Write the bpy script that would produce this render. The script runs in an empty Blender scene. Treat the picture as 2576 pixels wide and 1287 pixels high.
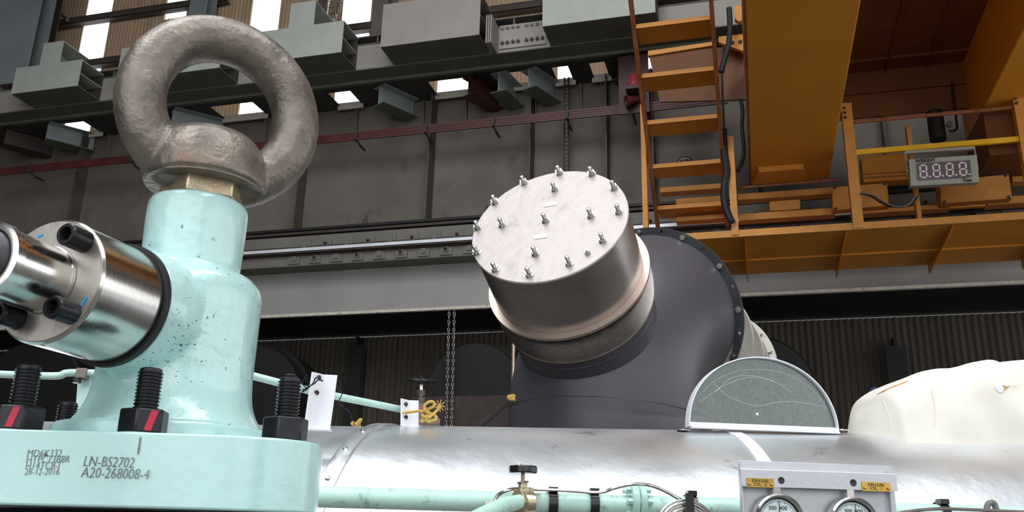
import bpy, bmesh, math, random
from mathutils import Vector as V, Matrix, noise
random.seed(7)
PI = math.pi
S = bpy.context.scene
col = S.collection
# ------------------------------------------------------------------ camera
W_, H_ = 2576, 1287
FPX = 2235.0
PITCH, YAW, ROLL = math.radians(17.74), math.radians(15.44), math.radians(1.36)
EYE = V((0, 0, 1.6))
_rt = V((math.cos(YAW), math.sin(YAW), 0))
CF = V((-math.sin(YAW) * math.cos(PITCH), math.cos(YAW) * math.cos(PITCH), math.sin(PITCH)))
_up = _rt.cross(CF)
CR = _rt * math.cos(ROLL) + _up * math.sin(ROLL)
CU = -_rt * math.sin(ROLL) + _up * math.cos(ROLL)
cam = bpy.data.cameras.new('camera')
cam.sensor_fit = 'HORIZONTAL'; cam.sensor_width = 36; cam.lens = 36 * FPX / W_
cam.clip_start = 0.02; cam.clip_end = 500
co = bpy.data.objects.new('camera', cam); col.objects.link(co)
M = Matrix((CR, CU, -CF)).transposed().to_4x4(); M.translation = EYE
co.matrix_world = M
S.camera = co
S.view_settings.view_transform = 'Standard'; S.view_settings.look = 'None'
S.view_settings.gamma = 1; S.view_settings.use_curve_mapping = False
S.view_settings.exposure = 0.0
# ------------------------------------------------------------------ world: overcast sky
wd = bpy.data.worlds.new('world'); S.world = wd; wd.use_nodes = True
nt = wd.node_tree; nt.nodes.clear()
o_ = nt.nodes.new('ShaderNodeOutputWorld'); b_ = nt.nodes.new('ShaderNodeBackground')
tc = nt.nodes.new('ShaderNodeTexCoord'); sx = nt.nodes.new('ShaderNodeSeparateXYZ'); rp = nt.nodes.new('ShaderNodeValToRGB')
nt.links.new(tc.outputs['Generated'], sx.inputs[0]); nt.links.new(sx.outputs['Z'], rp.inputs[0])
rp.color_ramp.elements[0].position = 0.0; rp.color_ramp.elements[0].color = (.80, .81, .82, 1)
rp.color_ramp.elements[1].position = 0.25; rp.color_ramp.elements[1].color = (.95, .98, 1.0, 1)
nt.links.new(rp.outputs[0], b_.inputs[0]); b_.inputs[1].default_value = 2.6
nt.links.new(b_.outputs[0], o_.inputs[0])

def area(name, loc, tgt, sx_, sy_, power, color=(1, 1, 1)):
    l = bpy.data.lights.new(name, 'AREA'); l.shape = 'RECTANGLE'; l.size = sx_; l.size_y = sy_; l.energy = power; l.color = color
    o = bpy.data.objects.new(name, l); col.objects.link(o); o.location = loc
    o.rotation_euler = (V(tgt) - V(loc)).to_track_quat('-Z', 'Y').to_euler()
    return o
# daylight coming through the roof lights above and behind the camera
area('roof_light', (-4, -2, 15.5), (-3, 6, 0), 5, 14, 1500, (.93, .97, 1))
area('roof_light', (7, -2, 15.5), (6, 6, 0), 4, 14, 1200, (.93, .97, 1))

# ------------------------------------------------------------------ pixel geometry
def ray(px, py):
    return (CF + CR * ((px - W_ / 2) / FPX) - CU * ((py - H_ / 2) / FPX))
def atz(px, py, z): return EYE + ray(px, py) * z
def onplane(px, py, p, n):
    r = ray(px, py); n = V(n); return EYE + r * ((V(p) - EYE).dot(n) / r.dot(n))
def onY(px, py, y): return onplane(px, py, (0, y, 0), (0, 1, 0))
def onX(px, py, x): return onplane(px, py, (x, 0, 0), (1, 0, 0))
def onZ(px, py, z): return onplane(px, py, (0, 0, z), (0, 0, 1))
AE = math.radians(22.4)
XE = V((math.cos(AE), math.sin(AE), 0)); YE = V((-math.sin(AE), math.cos(AE), 0)); ZE = V((0, 0, 1))
def onE(px, py, d): return onplane(px, py, YE * d, YE)
RH = _rt.copy(); FH = V((-math.sin(YAW), math.cos(YAW), 0))
def proj(p):
    d = V(p) - EYE; z = d.dot(CF)
    return (W_ / 2 + FPX * d.dot(CR) / z, H_ / 2 - FPX * d.dot(CU) / z, z)
def vline(P, py):
    lo, hi = -3.0, 12.0
    for _ in range(50):
        m = (lo + hi) / 2
        if proj((P.x, P.y, m))[1] > py: lo = m
        else: hi = m
    return V((P.x, P.y, lo))

# ------------------------------------------------------------------ materials
def c(r, g, b):
    f = lambda v: (v / 255 / 12.92) if v <= 10 else ((v / 255 + .055) / 1.055) ** 2.4
    return (f(r), f(g), f(b))
MATS = {}
def mat(name, base, rough=.5, metal=0, var=.12, scale=4, bump=0, bscale=60, spots=None, sthr=.62, sscale=6, stretch=(1, 1, 1), rvar=.1, coat=0, swid=.06, wave=None, vscale=0, vpos=.5):
    m = bpy.data.materials.new(name); m.use_nodes = True; n = m.node_tree; N = n.nodes; L = n.links
    p = N['Principled BSDF']
    p.inputs['Roughness'].default_value = rough; p.inputs['Metallic'].default_value = metal
    if coat: p.inputs['Coat Weight'].default_value = coat; p.inputs['Coat Roughness'].default_value = .12
    t = N.new('ShaderNodeTexCoord'); mp = N.new('ShaderNodeMapping'); mp.inputs['Scale'].default_value = stretch
    L.new(t.outputs['Object'], mp.inputs[0])
    nz = N.new('ShaderNodeTexNoise'); nz.inputs['Scale'].default_value = scale; nz.inputs['Detail'].default_value = 6
    L.new(mp.outputs[0], nz.inputs['Vector'])
    r = N.new('ShaderNodeValToRGB'); r.color_ramp.elements[0].position = .3; r.color_ramp.elements[1].position = .7
    r.color_ramp.elements[0].color = (*[max(0, x * (1 - var)) for x in base], 1)
    r.color_ramp.elements[1].color = (*[min(1, x * (1 + var)) for x in base], 1)
    L.new(nz.outputs['Fac'], r.inputs[0]); out = r.outputs[0]
    if vscale:
        v = N.new('ShaderNodeTexVoronoi'); v.inputs['Scale'].default_value = vscale; L.new(mp.outputs[0], v.inputs['Vector'])
        mx = N.new('ShaderNodeMix'); mx.data_type = 'RGBA'; mx.blend_type = 'MULTIPLY'; mx.inputs[0].default_value = vpos
        L.new(out, mx.inputs[6]); L.new(v.outputs['Color'], mx.inputs[7]); out = mx.outputs[2]
    if spots:
        n2 = N.new('ShaderNodeTexNoise'); n2.inputs['Scale'].default_value = sscale; n2.inputs['Detail'].default_value = 9
        n2.inputs['Roughness'].default_value = .65
        L.new(mp.outputs[0], n2.inputs['Vector'])
        r2 = N.new('ShaderNodeValToRGB'); r2.color_ramp.elements[0].position = sthr; r2.color_ramp.elements[1].position = sthr + swid
        mx = N.new('ShaderNodeMix'); mx.data_type = 'RGBA'
        L.new(n2.outputs['Fac'], r2.inputs[0]); L.new(r2.outputs[0], mx.inputs[0]); L.new(out, mx.inputs[6])
        mx.inputs[7].default_value = (*spots, 1); out = mx.outputs[2]
    L.new(out, p.inputs['Base Color'])
    if rvar:
        mr = N.new('ShaderNodeMapRange'); mr.inputs[3].default_value = max(.02, rough - rvar); mr.inputs[4].default_value = min(1, rough + rvar)
        L.new(nz.outputs['Fac'], mr.inputs[0]); L.new(mr.outputs[0], p.inputs['Roughness'])
    if bump:
        n3 = N.new('ShaderNodeTexNoise'); n3.inputs['Scale'].default_value = bscale; n3.inputs['Detail'].default_value = 5
        L.new(mp.outputs[0], n3.inputs['Vector'])
        bp = N.new('ShaderNodeBump'); bp.inputs['Strength'].default_value = bump; bp.inputs['Distance'].default_value = .3 / bscale
        L.new(n3.outputs['Fac'], bp.inputs['Height']); L.new(bp.outputs[0], p.inputs['Normal'])
    MATS[name] = m
    return m
teal = mat('teal_paint', c(180, 216, 215), .2, 0, .04, 9, .12, 60, spots=c(40, 92, 104), sthr=.80, sscale=60, coat=.5, swid=.03)
teal_cast = mat('teal_cast_paint', c(184, 219, 217), .24, 0, .05, 14, .45, 45, spots=c(50, 100, 110), sthr=.655, sscale=75, coat=.6, swid=.03)
teal_pipe = mat('teal_pipe_paint', c(184, 218, 207), .4, 0, .08, 14, .1, 60, spots=c(112, 138, 128), sthr=.56, sscale=22, swid=.16)
cast = mat('cast_steel', c(124, 115, 106), .43, .65, .34, 26, .6, 90, spots=c(112, 78, 46), sthr=.55, sscale=7, swid=.2)
hexm = mat('greased_steel', c(196, 178, 150), .3, .75, .15, 20, .2, 60, spots=c(165, 118, 60), sthr=.6, sscale=18, swid=.15)
turned = mat('turned_steel', c(204, 200, 196), .2, 1, .05, 8, .03, 90, stretch=(1, 8, 1), rvar=.04)
facem = mat('machined_face', c(196, 190, 182), .34, .85, .08, 16, .08, 90, spots=c(150, 140, 126), sthr=.62, sscale=14, swid=.2)
blackox = mat('black_oxide', c(42, 42, 46), .32, .6, .25, 40, .1, 160)
rubber = mat('black_rubber', c(26, 26, 27), .6, 0, .2, 20)
redmark = mat('red_marker', c(190, 30, 60), .5)
bluemark = mat('blue_marker', c(30, 150, 210), .5)
greymark = mat('grey_etching', c(118, 112, 112), .6, 0, .3, 80)
cover = mat('cover_plate_steel', c(176, 167, 163), .5, .35, .07, 5, .25, 14, spots=c(154, 144, 140), sthr=.60, sscale=5, swid=.14)
tubem = mat('brushed_tube', c(178, 170, 166), .30, .95, .14, 3, .05, 120)
ringm = mat('copper_tint_ring', c(196, 176, 164), .36, .8, .1, 8)
bellm = mat('wire_bellows', c(118, 112, 108), .34, .9, .12, 30, .0, 90, stretch=(1, 1, 1))
darkduct = mat('dark_duct_paint', c(74, 72, 78), .42, .1, .07, 2, .05, 60, spots=c(104, 104, 110), sthr=.74, sscale=5)
flangem = mat('dark_flange', c(66, 66, 70), .4, .3, .15, 10)
cream = mat('cream_sheet', c(158, 153, 146), .45, .4, .1, 5, .1, 20, spots=c(130, 105, 88), sthr=.64, sscale=7)
galv = mat('cladding_sheet', c(226, 229, 232), .36, .88, .10, 3, .10, 9, spots=c(160, 158, 154), sthr=.62, sscale=4, stretch=(1, 1, 1), rvar=.07)
spangle = mat('spangled_sheet', c(112, 119, 116), .32, .85, .10, 60, .12, 160, spots=c(166, 172, 168), sthr=.55, sscale=330, swid=.12)
silverp = mat('silver_paint', c(192, 194, 199), .4, .4, .04, 10, .18, 90)
alu = mat('white_aluminium', c(230, 230, 236), .45, .1, .05, 6, .06, 60)
brass = mat('brass', c(196, 160, 78), .3, .8, .12, 10)
brassb = mat('bronze_valve', c(196, 182, 152), .35, .85, .15, 20, .2, 80)
blacktxt = mat('black_lettering', c(28, 26, 26), .6, 0, 0)
dial = mat('dial_white', c(214, 230, 232), .3, 0, .02)
steel = mat('bright_steel', c(196, 194, 190), .25, 1, .1, 20)
plast = mat('black_plastic', c(24, 24, 26), .28, 0, .1, 10)
ropem = mat('yellow_rope', c(190, 158, 84), .9, 0, .3, 120, .8, 200)
canvas = mat('white_canvas', c(224, 219, 208), .85, 0, .03, 5, .25, 120, spots=c(206, 200, 188), sthr=.68, sscale=9)
orangem = mat('scorched_seam', c(196, 140, 90), .8, 0, .2, 20)
rustred = mat('dark_red_paint', c(66, 32, 32), .55, 0, .25, 4)
condr = mat('conductor_red', c(84, 38, 34), .5, 0, .3, 3)
redl = mat('red_lens', c(150, 58, 60), .3, 0, .1, 5)
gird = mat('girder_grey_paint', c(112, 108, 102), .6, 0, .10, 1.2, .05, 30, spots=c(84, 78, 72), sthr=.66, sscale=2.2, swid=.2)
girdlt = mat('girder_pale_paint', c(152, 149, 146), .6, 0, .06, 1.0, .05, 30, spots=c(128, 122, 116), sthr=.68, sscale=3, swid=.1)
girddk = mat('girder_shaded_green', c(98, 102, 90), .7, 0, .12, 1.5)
boxm = mat('box_bracket_paint', c(176, 180, 172), .6, 0, .07, 2, .05, 30, spots=c(200, 200, 194), sthr=.70, sscale=3, swid=.1)
boxbr = mat('box_bracket_brownish', c(158, 150, 144), .6, 0, .07, 2, .05, 30, spots=c(190, 186, 180), sthr=.66, sscale=3, swid=.1)
bluegr = mat('blue_grey_paint', c(140, 149, 150), .6, 0, .10, 2)
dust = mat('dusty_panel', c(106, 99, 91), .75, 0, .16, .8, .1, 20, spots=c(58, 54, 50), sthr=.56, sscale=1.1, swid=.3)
ledge = mat('flaking_ledge', c(205, 198, 186), .8, 0, .12, 8, .3, 20, spots=c(120, 110, 98), sthr=.6, sscale=12)
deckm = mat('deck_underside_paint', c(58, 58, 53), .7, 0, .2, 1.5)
blackst = mat('black_steel', c(24, 23, 24), .6, 0, .25, 3)
railm = mat('daylit_rail_head', c(236, 238, 242), .5, .3, .05, 3)  # daylight shine on the polished rail painted in as a near-white colour
darkbr = mat('dark_brown_steel', c(62, 52, 48), .7, 0, .25, 5)
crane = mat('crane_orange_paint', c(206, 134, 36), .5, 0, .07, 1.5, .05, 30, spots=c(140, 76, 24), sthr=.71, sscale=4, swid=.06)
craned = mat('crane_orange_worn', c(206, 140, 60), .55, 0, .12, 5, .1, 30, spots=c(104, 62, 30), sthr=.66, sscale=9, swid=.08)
crane_shade = mat('crane_shaded_paint', c(106, 60, 16), .6, 0, .15, 2, .05, 30, spots=c(70, 44, 24), sthr=.6, sscale=4, swid=.12)  # darker crane paint: shade from the structure above is put into the colour
craner = mat('crane_rusty_stringer', c(142, 82, 44), .6, 0, .3, 6, .1, 30, spots=c(84, 50, 34), sthr=.55, sscale=12, swid=.1)
yell = mat('yellow_paint', c(240, 184, 24), .5, 0, .08, 4, spots=c(120, 90, 30), sthr=.72, sscale=8)
corr = mat('brown_fibre_sheet', c(198, 168, 138), .8, 0, .14, 1.5, .05, 30, stretch=(3, 3, .4), spots=c(128, 92, 64), sthr=.6, sscale=3, swid=.2)
corrd = mat('shaded_corrugated_sheet', c(72, 65, 56), .85, 0, .25, 1.5, .05, 30, stretch=(3, 3, .3))  # sheet colour darkened to carry the shade below the girder
girtm = mat('brown_girt_steel', c(84, 74, 66), .6, 0, .15, 2)
blackish = mat('near_black', c(17, 16, 17), .7, 0, .2, 2)  # even near-black colour for vessels, wall columns and the lower girder underside
floorm = mat('concrete_floor', c(92, 90, 86), .7, 0, .15, .8)
wallm = mat('hall_paint', c(120, 120, 120), .8, 0, .1, .5)
dispg = mat('display_grey', c(160, 162, 148), .5, 0, .06, 6, spots=c(110, 106, 92), sthr=.68, sscale=8)
dispr = mat('display_window', c(66, 40, 48), .25, 0, .05)
dispd = mat('display_segments', c(235, 220, 220), .5, 0, .02)
foil = mat('crumpled_foil', c(178, 166, 148), .3, .9, .3, 8, 1.0, 14, spots=c(80, 68, 54), sthr=.55, sscale=8)
bluecl = mat('blue_clamp', c(50, 62, 110), .5)
glassm = bpy.data.materials.new('translucent_roof_sheet'); glassm.use_nodes = True
_n = glassm.node_tree; _p = _n.nodes['Principled BSDF']; _n.nodes.remove(_p)
_t = _n.nodes.new('ShaderNodeBsdfTransparent'); _g = _n.nodes.new('ShaderNodeBsdfGlossy'); _m = _n.nodes.new('ShaderNodeMixShader')
_t.inputs[0].default_value = (.95, .97, 1, 1); _g.inputs['Roughness'].default_value = .2; _m.inputs[0].default_value = .06
_n.links.new(_t.outputs[0], _m.inputs[1]); _n.links.new(_g.outputs[0], _m.inputs[2]); _n.links.new(_m.outputs[0], _n.nodes['Material Output'].inputs[0])

# ------------------------------------------------------------------ builders
def frame_for(ax):
    ax = V(ax).normalized(); h = V((0, 0, 1)) if abs(ax.z) < .9 else V((1, 0, 0))
    a = h.cross(ax).normalized(); return a, ax.cross(a).normalized(), ax
class MB:
    def __init__(s): s.v = []; s.f = []
    def add(s, vs, fs):
        k = len(s.v); s.v += [V(x) for x in vs]; s.f += [[i + k for i in f] for f in fs]; return s
    def para(s, o, a, b, c_):
        o, a, b, c_ = V(o), V(a), V(b), V(c_)
        vs = [o, o + a, o + a + b, o + b, o + c_, o + a + c_, o + a + b + c_, o + b + c_]
        fs = [[0, 3, 2, 1], [4, 5, 6, 7], [0, 1, 5, 4], [1, 2, 6, 5], [2, 3, 7, 6], [3, 0, 4, 7]]
        if a.cross(b).dot(c_) < 0: fs = [f[::-1] for f in fs]
        return s.add(vs, fs)
    def box(s, x0, x1, y0, y1, z0, z1):
        x0, x1 = sorted((x0, x1)); y0, y1 = sorted((y0, y1)); z0, z1 = sorted((z0, z1))
        return s.para((x0, y0, z0), (x1 - x0, 0, 0), (0, y1 - y0, 0), (0, 0, z1 - z0))
    def cbox(s, ctr, hx, hy, hz, X=V((1, 0, 0)), Y=V((0, 1, 0)), Z=V((0, 0, 1))):
        return s.para(V(ctr) - X * hx - Y * hy - Z * hz, X * 2 * hx, Y * 2 * hy, Z * 2 * hz)
    def bar(s, p, q, w, h, up=V((0, 0, 1))):
        p, q = V(p), V(q); d = (q - p); sd = d.cross(up).normalized(); u = sd.cross(d).normalized()
        return s.para(p - sd * w / 2 - u * h / 2, d, sd * w, u * h)
    def prism(s, pts, vec):
        pts = [V(p) for p in pts]; n = len(pts); vec = V(vec)
        nr = V((0, 0, 0))
        for i in range(n): nr += pts[i].cross(pts[(i + 1) % n])
        vs = pts + [p + vec for p in pts]
        fs = [list(range(n))[::-1], list(range(n, 2 * n))] + [[i, (i + 1) % n, (i + 1) % n + n, i + n] for i in range(n)]
        if nr.dot(vec) < 0: fs = [f[::-1] for f in fs]
        return s.add(vs, fs)
    def lathe(s, prof, o, ax, n=48, a0=0, a1=2 * PI, ref=None):
        a, b, ax = frame_for(ax); o = V(o); k = len(s.v)
        if ref is not None: a = V(ref).normalized(); b = ax.cross(a)
        full = abs(a1 - a0 - 2 * PI) < 1e-6; m = n if full else n + 1; rings = []
        for (r, h) in prof:
            if r < 1e-7: rings.append([len(s.v)]); s.v.append(o + ax * h); continue
            rg = []
            for i in range(m):
                t = a0 + (a1 - a0) * i / n; rg.append(len(s.v)); s.v.append(o + ax * h + (a * math.cos(t) + b * math.sin(t)) * r)
            rings.append(rg)
        for j in range(len(rings) - 1):
            A, B = rings[j], rings[j + 1]
            for i in range(n):
                i2 = (i + 1) % m
                if len(A) == 1 and len(B) == 1: continue
                if len(A) == 1: s.f.append([A[0], B[i2], B[i]])
                elif len(B) == 1: s.f.append([A[i], A[i2], B[0]])
                else: s.f.append([A[i], A[i2], B[i2], B[i]])
        return s
    def cyl(s, p, q, r, n=24, r2=None):
        p, q = V(p), V(q); h = (q - p).length; r2 = r if r2 is None else r2
        return s.lathe([(0, 0), (r, 0), (r2, h), (0, h)], p, q - p, n)
    def hexa(s, p, ax, r, h, rot=0, n=6):
        a, b, ax = frame_for(ax); p = V(p)
        ch = .12 * r
        def rg(rr, hh): return [p + ax * hh + (a * math.cos(rot + 2 * PI * i / n) + b * math.sin(rot + 2 * PI * i / n)) * rr for i in range(n)]
        return s.prism(rg(r, 0), ax * h)
    def tube(s, path, r, n=10, closed=False):
        P = [V(p) for p in path]; m = len(P); k0 = len(s.v)
        rr = r if isinstance(r, (list, tuple)) else [r] * m
        t0 = (P[1] - P[0]).normalized(); a, b, _ = frame_for(t0)
        for i in range(m):
            if closed: t = (P[(i + 1) % m] - P[i - 1]).normalized()
            else: t = (P[min(i + 1, m - 1)] - P[max(i - 1, 0)]).normalized()
            a = (a - t * a.dot(t)).normalized(); b = t.cross(a)
            for j in range(n):
                q = 2 * PI * j / n; s.v.append(P[i] + (a * math.cos(q) + b * math.sin(q)) * rr[i])
        for i in range(m if closed else m - 1):
            for j in range(n):
                i2 = (i + 1) % m; j2 = (j + 1) % n
                s.f.append([k0 + i * n + j, k0 + i * n + j2, k0 + i2 * n + j2, k0 + i2 * n + j])
        if not closed:
            s.f.append([k0 + j for j in range(n)][::-1]); s.f.append([k0 + (m - 1) * n + j for j in range(n)])
        return s
    def build(s, name, m, parent=None, origin=None, local=False, bev=0, sm=35, seg=2):
        me = bpy.data.meshes.new(name); o = bpy.data.objects.new(name, me); col.objects.link(o)
        off = V((0, 0, 0))
        if parent is not None:
            o.parent = parent
            if not local:
                q = parent
                while q is not None: off += q.location; q = q.parent
        elif origin is not None: off = V(origin); o.location = off
        elif not local:
            xs = [p.x for p in s.v]; ys = [p.y for p in s.v]; zs = [p.z for p in s.v]
            off = V(((min(xs) + max(xs)) / 2, (min(ys) + max(ys)) / 2, min(zs))); o.location = off
        me.from_pydata([tuple(p - off) for p in s.v], [], s.f)
        me.validate()
        bm = bmesh.new(); bm.from_mesh(me); bmesh.ops.recalc_face_normals(bm, faces=bm.faces); bm.to_mesh(me); bm.free()
        for p in me.polygons: p.use_smooth = True
        me.set_sharp_from_angle(angle=math.radians(sm))
        me.materials.append(m)
        if bev:
            b = o.modifiers.new('bevel', 'BEVEL'); b.width = bev; b.segments = seg; b.limit_method = 'ANGLE'; b.angle_limit = math.radians(40)
            b.harden_normals = False
        return o
def tag(o, label=None, cat=None, group=None, kind=None):
    if label: o['label'] = label
    if cat: o['category'] = cat
    if group: o['group'] = group
    if kind: o['kind'] = kind
    return o
def thing(name, label, cat, loc, group=None):
    o = bpy.data.objects.new(name, None); col.objects.link(o); o.location = loc; o.empty_display_size = .1
    return tag(o, label, cat, group)
def copy_tree(o, parent=None):
    c_ = o.copy(); col.objects.link(c_)
    if parent is not None: c_.parent = parent
    for ch in list(o.children): copy_tree(ch, c_)
    return c_
def off_of(p):
    off = V((0, 0, 0))
    while p is not None: off += p.location; p = p.parent
    return off
def from_curve(cu, name, m, parent, Mx):
    """curve data -> mesh object placed by matrix Mx (world)"""
    t = bpy.data.objects.new('tmp', cu); col.objects.link(t)
    dg = bpy.context.evaluated_depsgraph_get(); dg.update()
    me = bpy.data.meshes.new_from_object(t.evaluated_get(dg)); bpy.data.objects.remove(t)
    me.name = name; me.transform(Mx)
    off = off_of(parent)
    o = bpy.data.objects.new(name, me); col.objects.link(o)
    if parent is not None: o.parent = parent
    me.transform(Matrix.Translation(-off))
    me.materials.clear(); me.materials.append(m)
    return o
def mtx(o, X, Y, Z):
    m = Matrix((V(X).normalized(), V(Y).normalized(), V(Z).normalized())).transposed().to_4x4(); m.translation = V(o); return m
def text(s_, size, o, X, Y, m, parent, name='lettering', ext=.0005, width=None, off=0, align='CENTER', shear=0, sx=1):
    cu = bpy.data.curves.new('t', 'FONT'); cu.body = s_; cu.size = size; cu.align_x = align; cu.align_y = 'CENTER'; cu.extrude = ext; cu.offset = off; cu.shear = shear
    cu.resolution_u = 3
    X = V(X).normalized(); Y = V(Y).normalized(); Z = X.cross(Y)
    return from_curve(cu, name, m, parent, mtx(o, X, Y, Z) @ Matrix.Diagonal((sx, 1, 1, 1)))
def holed(outer, holes, thick, o, X, Y, name, m, parent):
    cu = bpy.data.curves.new('h', 'CURVE'); cu.dimensions = '2D'; cu.fill_mode = 'BOTH'; cu.extrude = thick / 2
    for lp in [outer] + holes:
        sp = cu.splines.new('POLY'); sp.points.add(len(lp) - 1)
        for i, (x, y) in enumerate(lp): sp.points[i].co = (x, y, 0, 1)
        sp.use_cyclic_u = True
    X = V(X).normalized(); Y = V(Y).normalized()
    return from_curve(cu, name, m, parent, mtx(o, X, Y, X.cross(Y)))
def circ(cx, cy, r, n=40): return [(cx + r * math.cos(2 * PI * i / n), cy + r * math.sin(2 * PI * i / n)) for i in range(n)]
def spline(pts, k=8):
    P = [V(p) for p in pts]; out = []
    for i in range(len(P) - 1):
        p0 = P[max(i - 1, 0)]; p1 = P[i]; p2 = P[i + 1]; p3 = P[min(i + 2, len(P) - 1)]
        for j in range(k):
            t = j / k
            out.append(.5 * ((2 * p1) + (p2 - p0) * t + (2 * p0 - 5 * p1 + 4 * p2 - p3) * t * t + (3 * p1 - p0 - 3 * p2 + p3) * t ** 3))
    out.append(P[-1]); return out
def struct(o): o['kind'] = 'structure'; return o
def thread(r, h, pitch, n=28, d=.12):
    pr = [(0, 0), (r * (1 - d), 0)]; k = int(h / pitch)
    for i in range(k):
        z = i * pitch; pr += [(r * (1 - d), z + pitch * .15), (r, z + pitch * .45), (r, z + pitch * .6), (r * (1 - d), z + pitch * .9)]
    pr += [(r * (1 - d), h - .1 * r), (r * (1 - d * 2.2), h), (0, h)]
    return pr

# ================================================================== SETTING
XL, XR = -26.0, 12.5
ZC = 19.0
struct(MB().box(XL, XR, -12, 21, -.2, 0).build('floor', floorm))
struct(MB().box(XL - .3, XL - .1, -12, 21, 0, ZC).build('wall_left', wallm))
# right wall with a long window band beside the camera
struct(MB().box(XR + .1, XR + .3, -12, 21, 0, 1.9).box(XR + .1, XR + .3, -12, 21, 7.0, ZC).box(XR + .1, XR + .3, 17.2, 21, 1.9, 7.0).box(XR + .1, XR + .3, -12, -9, 1.9, 7.0).build('wall_right', wallm))
for _i, _y in enumerate((-4.6, -.2, 4.3, 8.8)): struct(MB().box(XR + .1, XR + .3, _y, _y + .35, 1.9, 7.0).build('trim_%d' % (_i + 11), wallm))
# roof with long roof-light openings
cb = MB()
for y0, y1 in ((-12, -9), (-4, -1.5), (4.5, 21)): cb.box(XL, XR, y0, y1, ZC, ZC + .2)
for x0, x1 in ((XL, -14), (-3, 1), (10, XR)): cb.box(x0, x1, -9, 4.5, ZC, ZC + .2)
struct(cb.build('ceiling', wallm))
# wall behind the camera: low plinth and high lintel, wide door opening between
struct(MB().box(XL, XR, -12.2, -12, 0, .9).box(XL, XR, -12.2, -12, 11.0, ZC).box(XL, -11, -12.2, -12, .9, 11).box(11.5, XR, -12.2, -12, .9, 11).box(-2.2, -1.6, -12.2, -12, .9, 11).box(-7, -6.6, -12.2, -12, .9, 11).box(5, 5.4, -12.2, -12, .9, 11).build('wall_front', wallm))

# --- upper cladding with translucent strips
YC = 20.6
def corrug(mb, x0, x1, y, z0, z1, pitch=.125, amp=.022):
    n = max(2, int((x1 - x0) / pitch * 6)); k = len(mb.v)
    for i in range(n + 1):
        x = x0 + (x1 - x0) * i / n; yy = y + amp * math.sin(2 * PI * x / pitch)
        mb.v += [V((x, yy, z0)), V((x, yy, z1)), V((x, yy + .012, z0)), V((x, yy + .012, z1))]
    for i in range(n):
        a = k + 4 * i; b = a + 4
        mb.f += [[a, b, b + 1, a + 1], [a + 2, a + 3, b + 3, b + 2], [a, a + 2, b + 2, b], [a + 1, b + 1, b + 3, a + 3]]
    mb.f += [[k, k + 1, k + 3, k + 2], [k + 4 * n, k + 4 * n + 2, k + 4 * n + 3, k + 4 * n + 1]]
    return mb
def xr(px0, px1, py, y): return onY(px0, py, y).x, onY(px1, py, y).x
strips = [xr(224, 287, 0, YC), xr(419, 472, 12, YC), xr(637, 708, 0, YC), xr(865, 936, 0, YC), xr(1100, 1196, 210, YC), xr(1403, 1440, 170, YC), xr(1600, 1650, 160, YC), xr(2085, 2110, 420, YC)]
ZU0, ZU1 = onY(900, 330, YC).z - 1.5, ZC
x = XL; mb = MB()
wbm = MB()
for i, (a, b) in enumerate(strips):
    corrug(mb, x, a, YC, ZU0, ZU1); x = b
    w = MB().box(a, b, YC - .005, YC + .005, ZU0, ZU1); struct(w.build('window_%d' % (i + 1), glassm))
corrug(mb, x, XR, YC, ZU0, ZU1)
# short strip above a sheet infill at the second window
a, b = strips[1]; zt = onY(440, 46, YC).z
corrug(mb, a, b, YC - .01, ZU0, zt)
struct(mb.build('wall_back', corr, sm=70))
# girts (horizontal rails) on the cladding
def zat(px, py, y): return onY(px, py, y).z
gz = [zat(300, 34, YC - .3), zat(280, 150, YC - .3), zat(1330, 12, YC - .3), zat(900, 78, YC - .3)]
for i, (x0, x1, z) in enumerate([(XL, onY(585, 0, YC).x, gz[0]), (XL, onY(960, 70, YC).x, gz[1]), (onY(960, 70, YC).x, XR, gz[2])]):
    g = MB().box(x0, x1, YC - .30, YC - .06, z - .10, z - .085).box(x0, x1, YC - .30, YC - .285, z - .10, z + .12).box(x0, x1, YC - .30, YC - .06, z + .105, z + .12)
    struct(g.build('trim_%d' % (i + 1), girtm))
# columns: left big blue grey column, two posts
def hcol(px0, px1, py, y, dep, z0, z1, m, name, label):
    x0, x1 = xr(px0, px1, py, y)
    o = MB().box(x0, x1, y, y + .03, z0, z1).box(x0, x1, y + dep - .03, y + dep, z0, z1).box((x0 + x1) / 2 - .015, (x0 + x1) / 2 + .015, y + .03, y + dep - .03, z0, z1).build(name, m)
    tag(o, label, 'column'); return o
hcol(-60, 84, 100, 17.6, .5, zat(50, 300, 17.6), ZC, bluegr, 'steel_column', 'wide blue-grey steel column at the top left corner')
hcol(104, 128, 20, 18.6, .4, zat(100, 260, 18.6), ZC, girtm, 'steel_column', 'narrow brown steel column just right of the wide blue-grey column')
hcol(478, 520, 5, 19.8, .5, zat(500, 160, 19.8), ZC, bluegr, 'steel_column', 'blue-grey column behind the top of the lifting eye')
hcol(938, 975, 20, 19.6, .5, zat(950, 200, 19.6), ZC, gird, 'steel_column', 'grey column between the sunlit strip and the brownish box bracket')
# diagonal brace at top left
tag(MB().bar(onY(128, 12, 20.1), onY(170, 50, 20.1), .09, .09).build('diagonal_brace', girtm), 'short brown diagonal brace beside the narrow column top left', 'brace')

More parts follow.
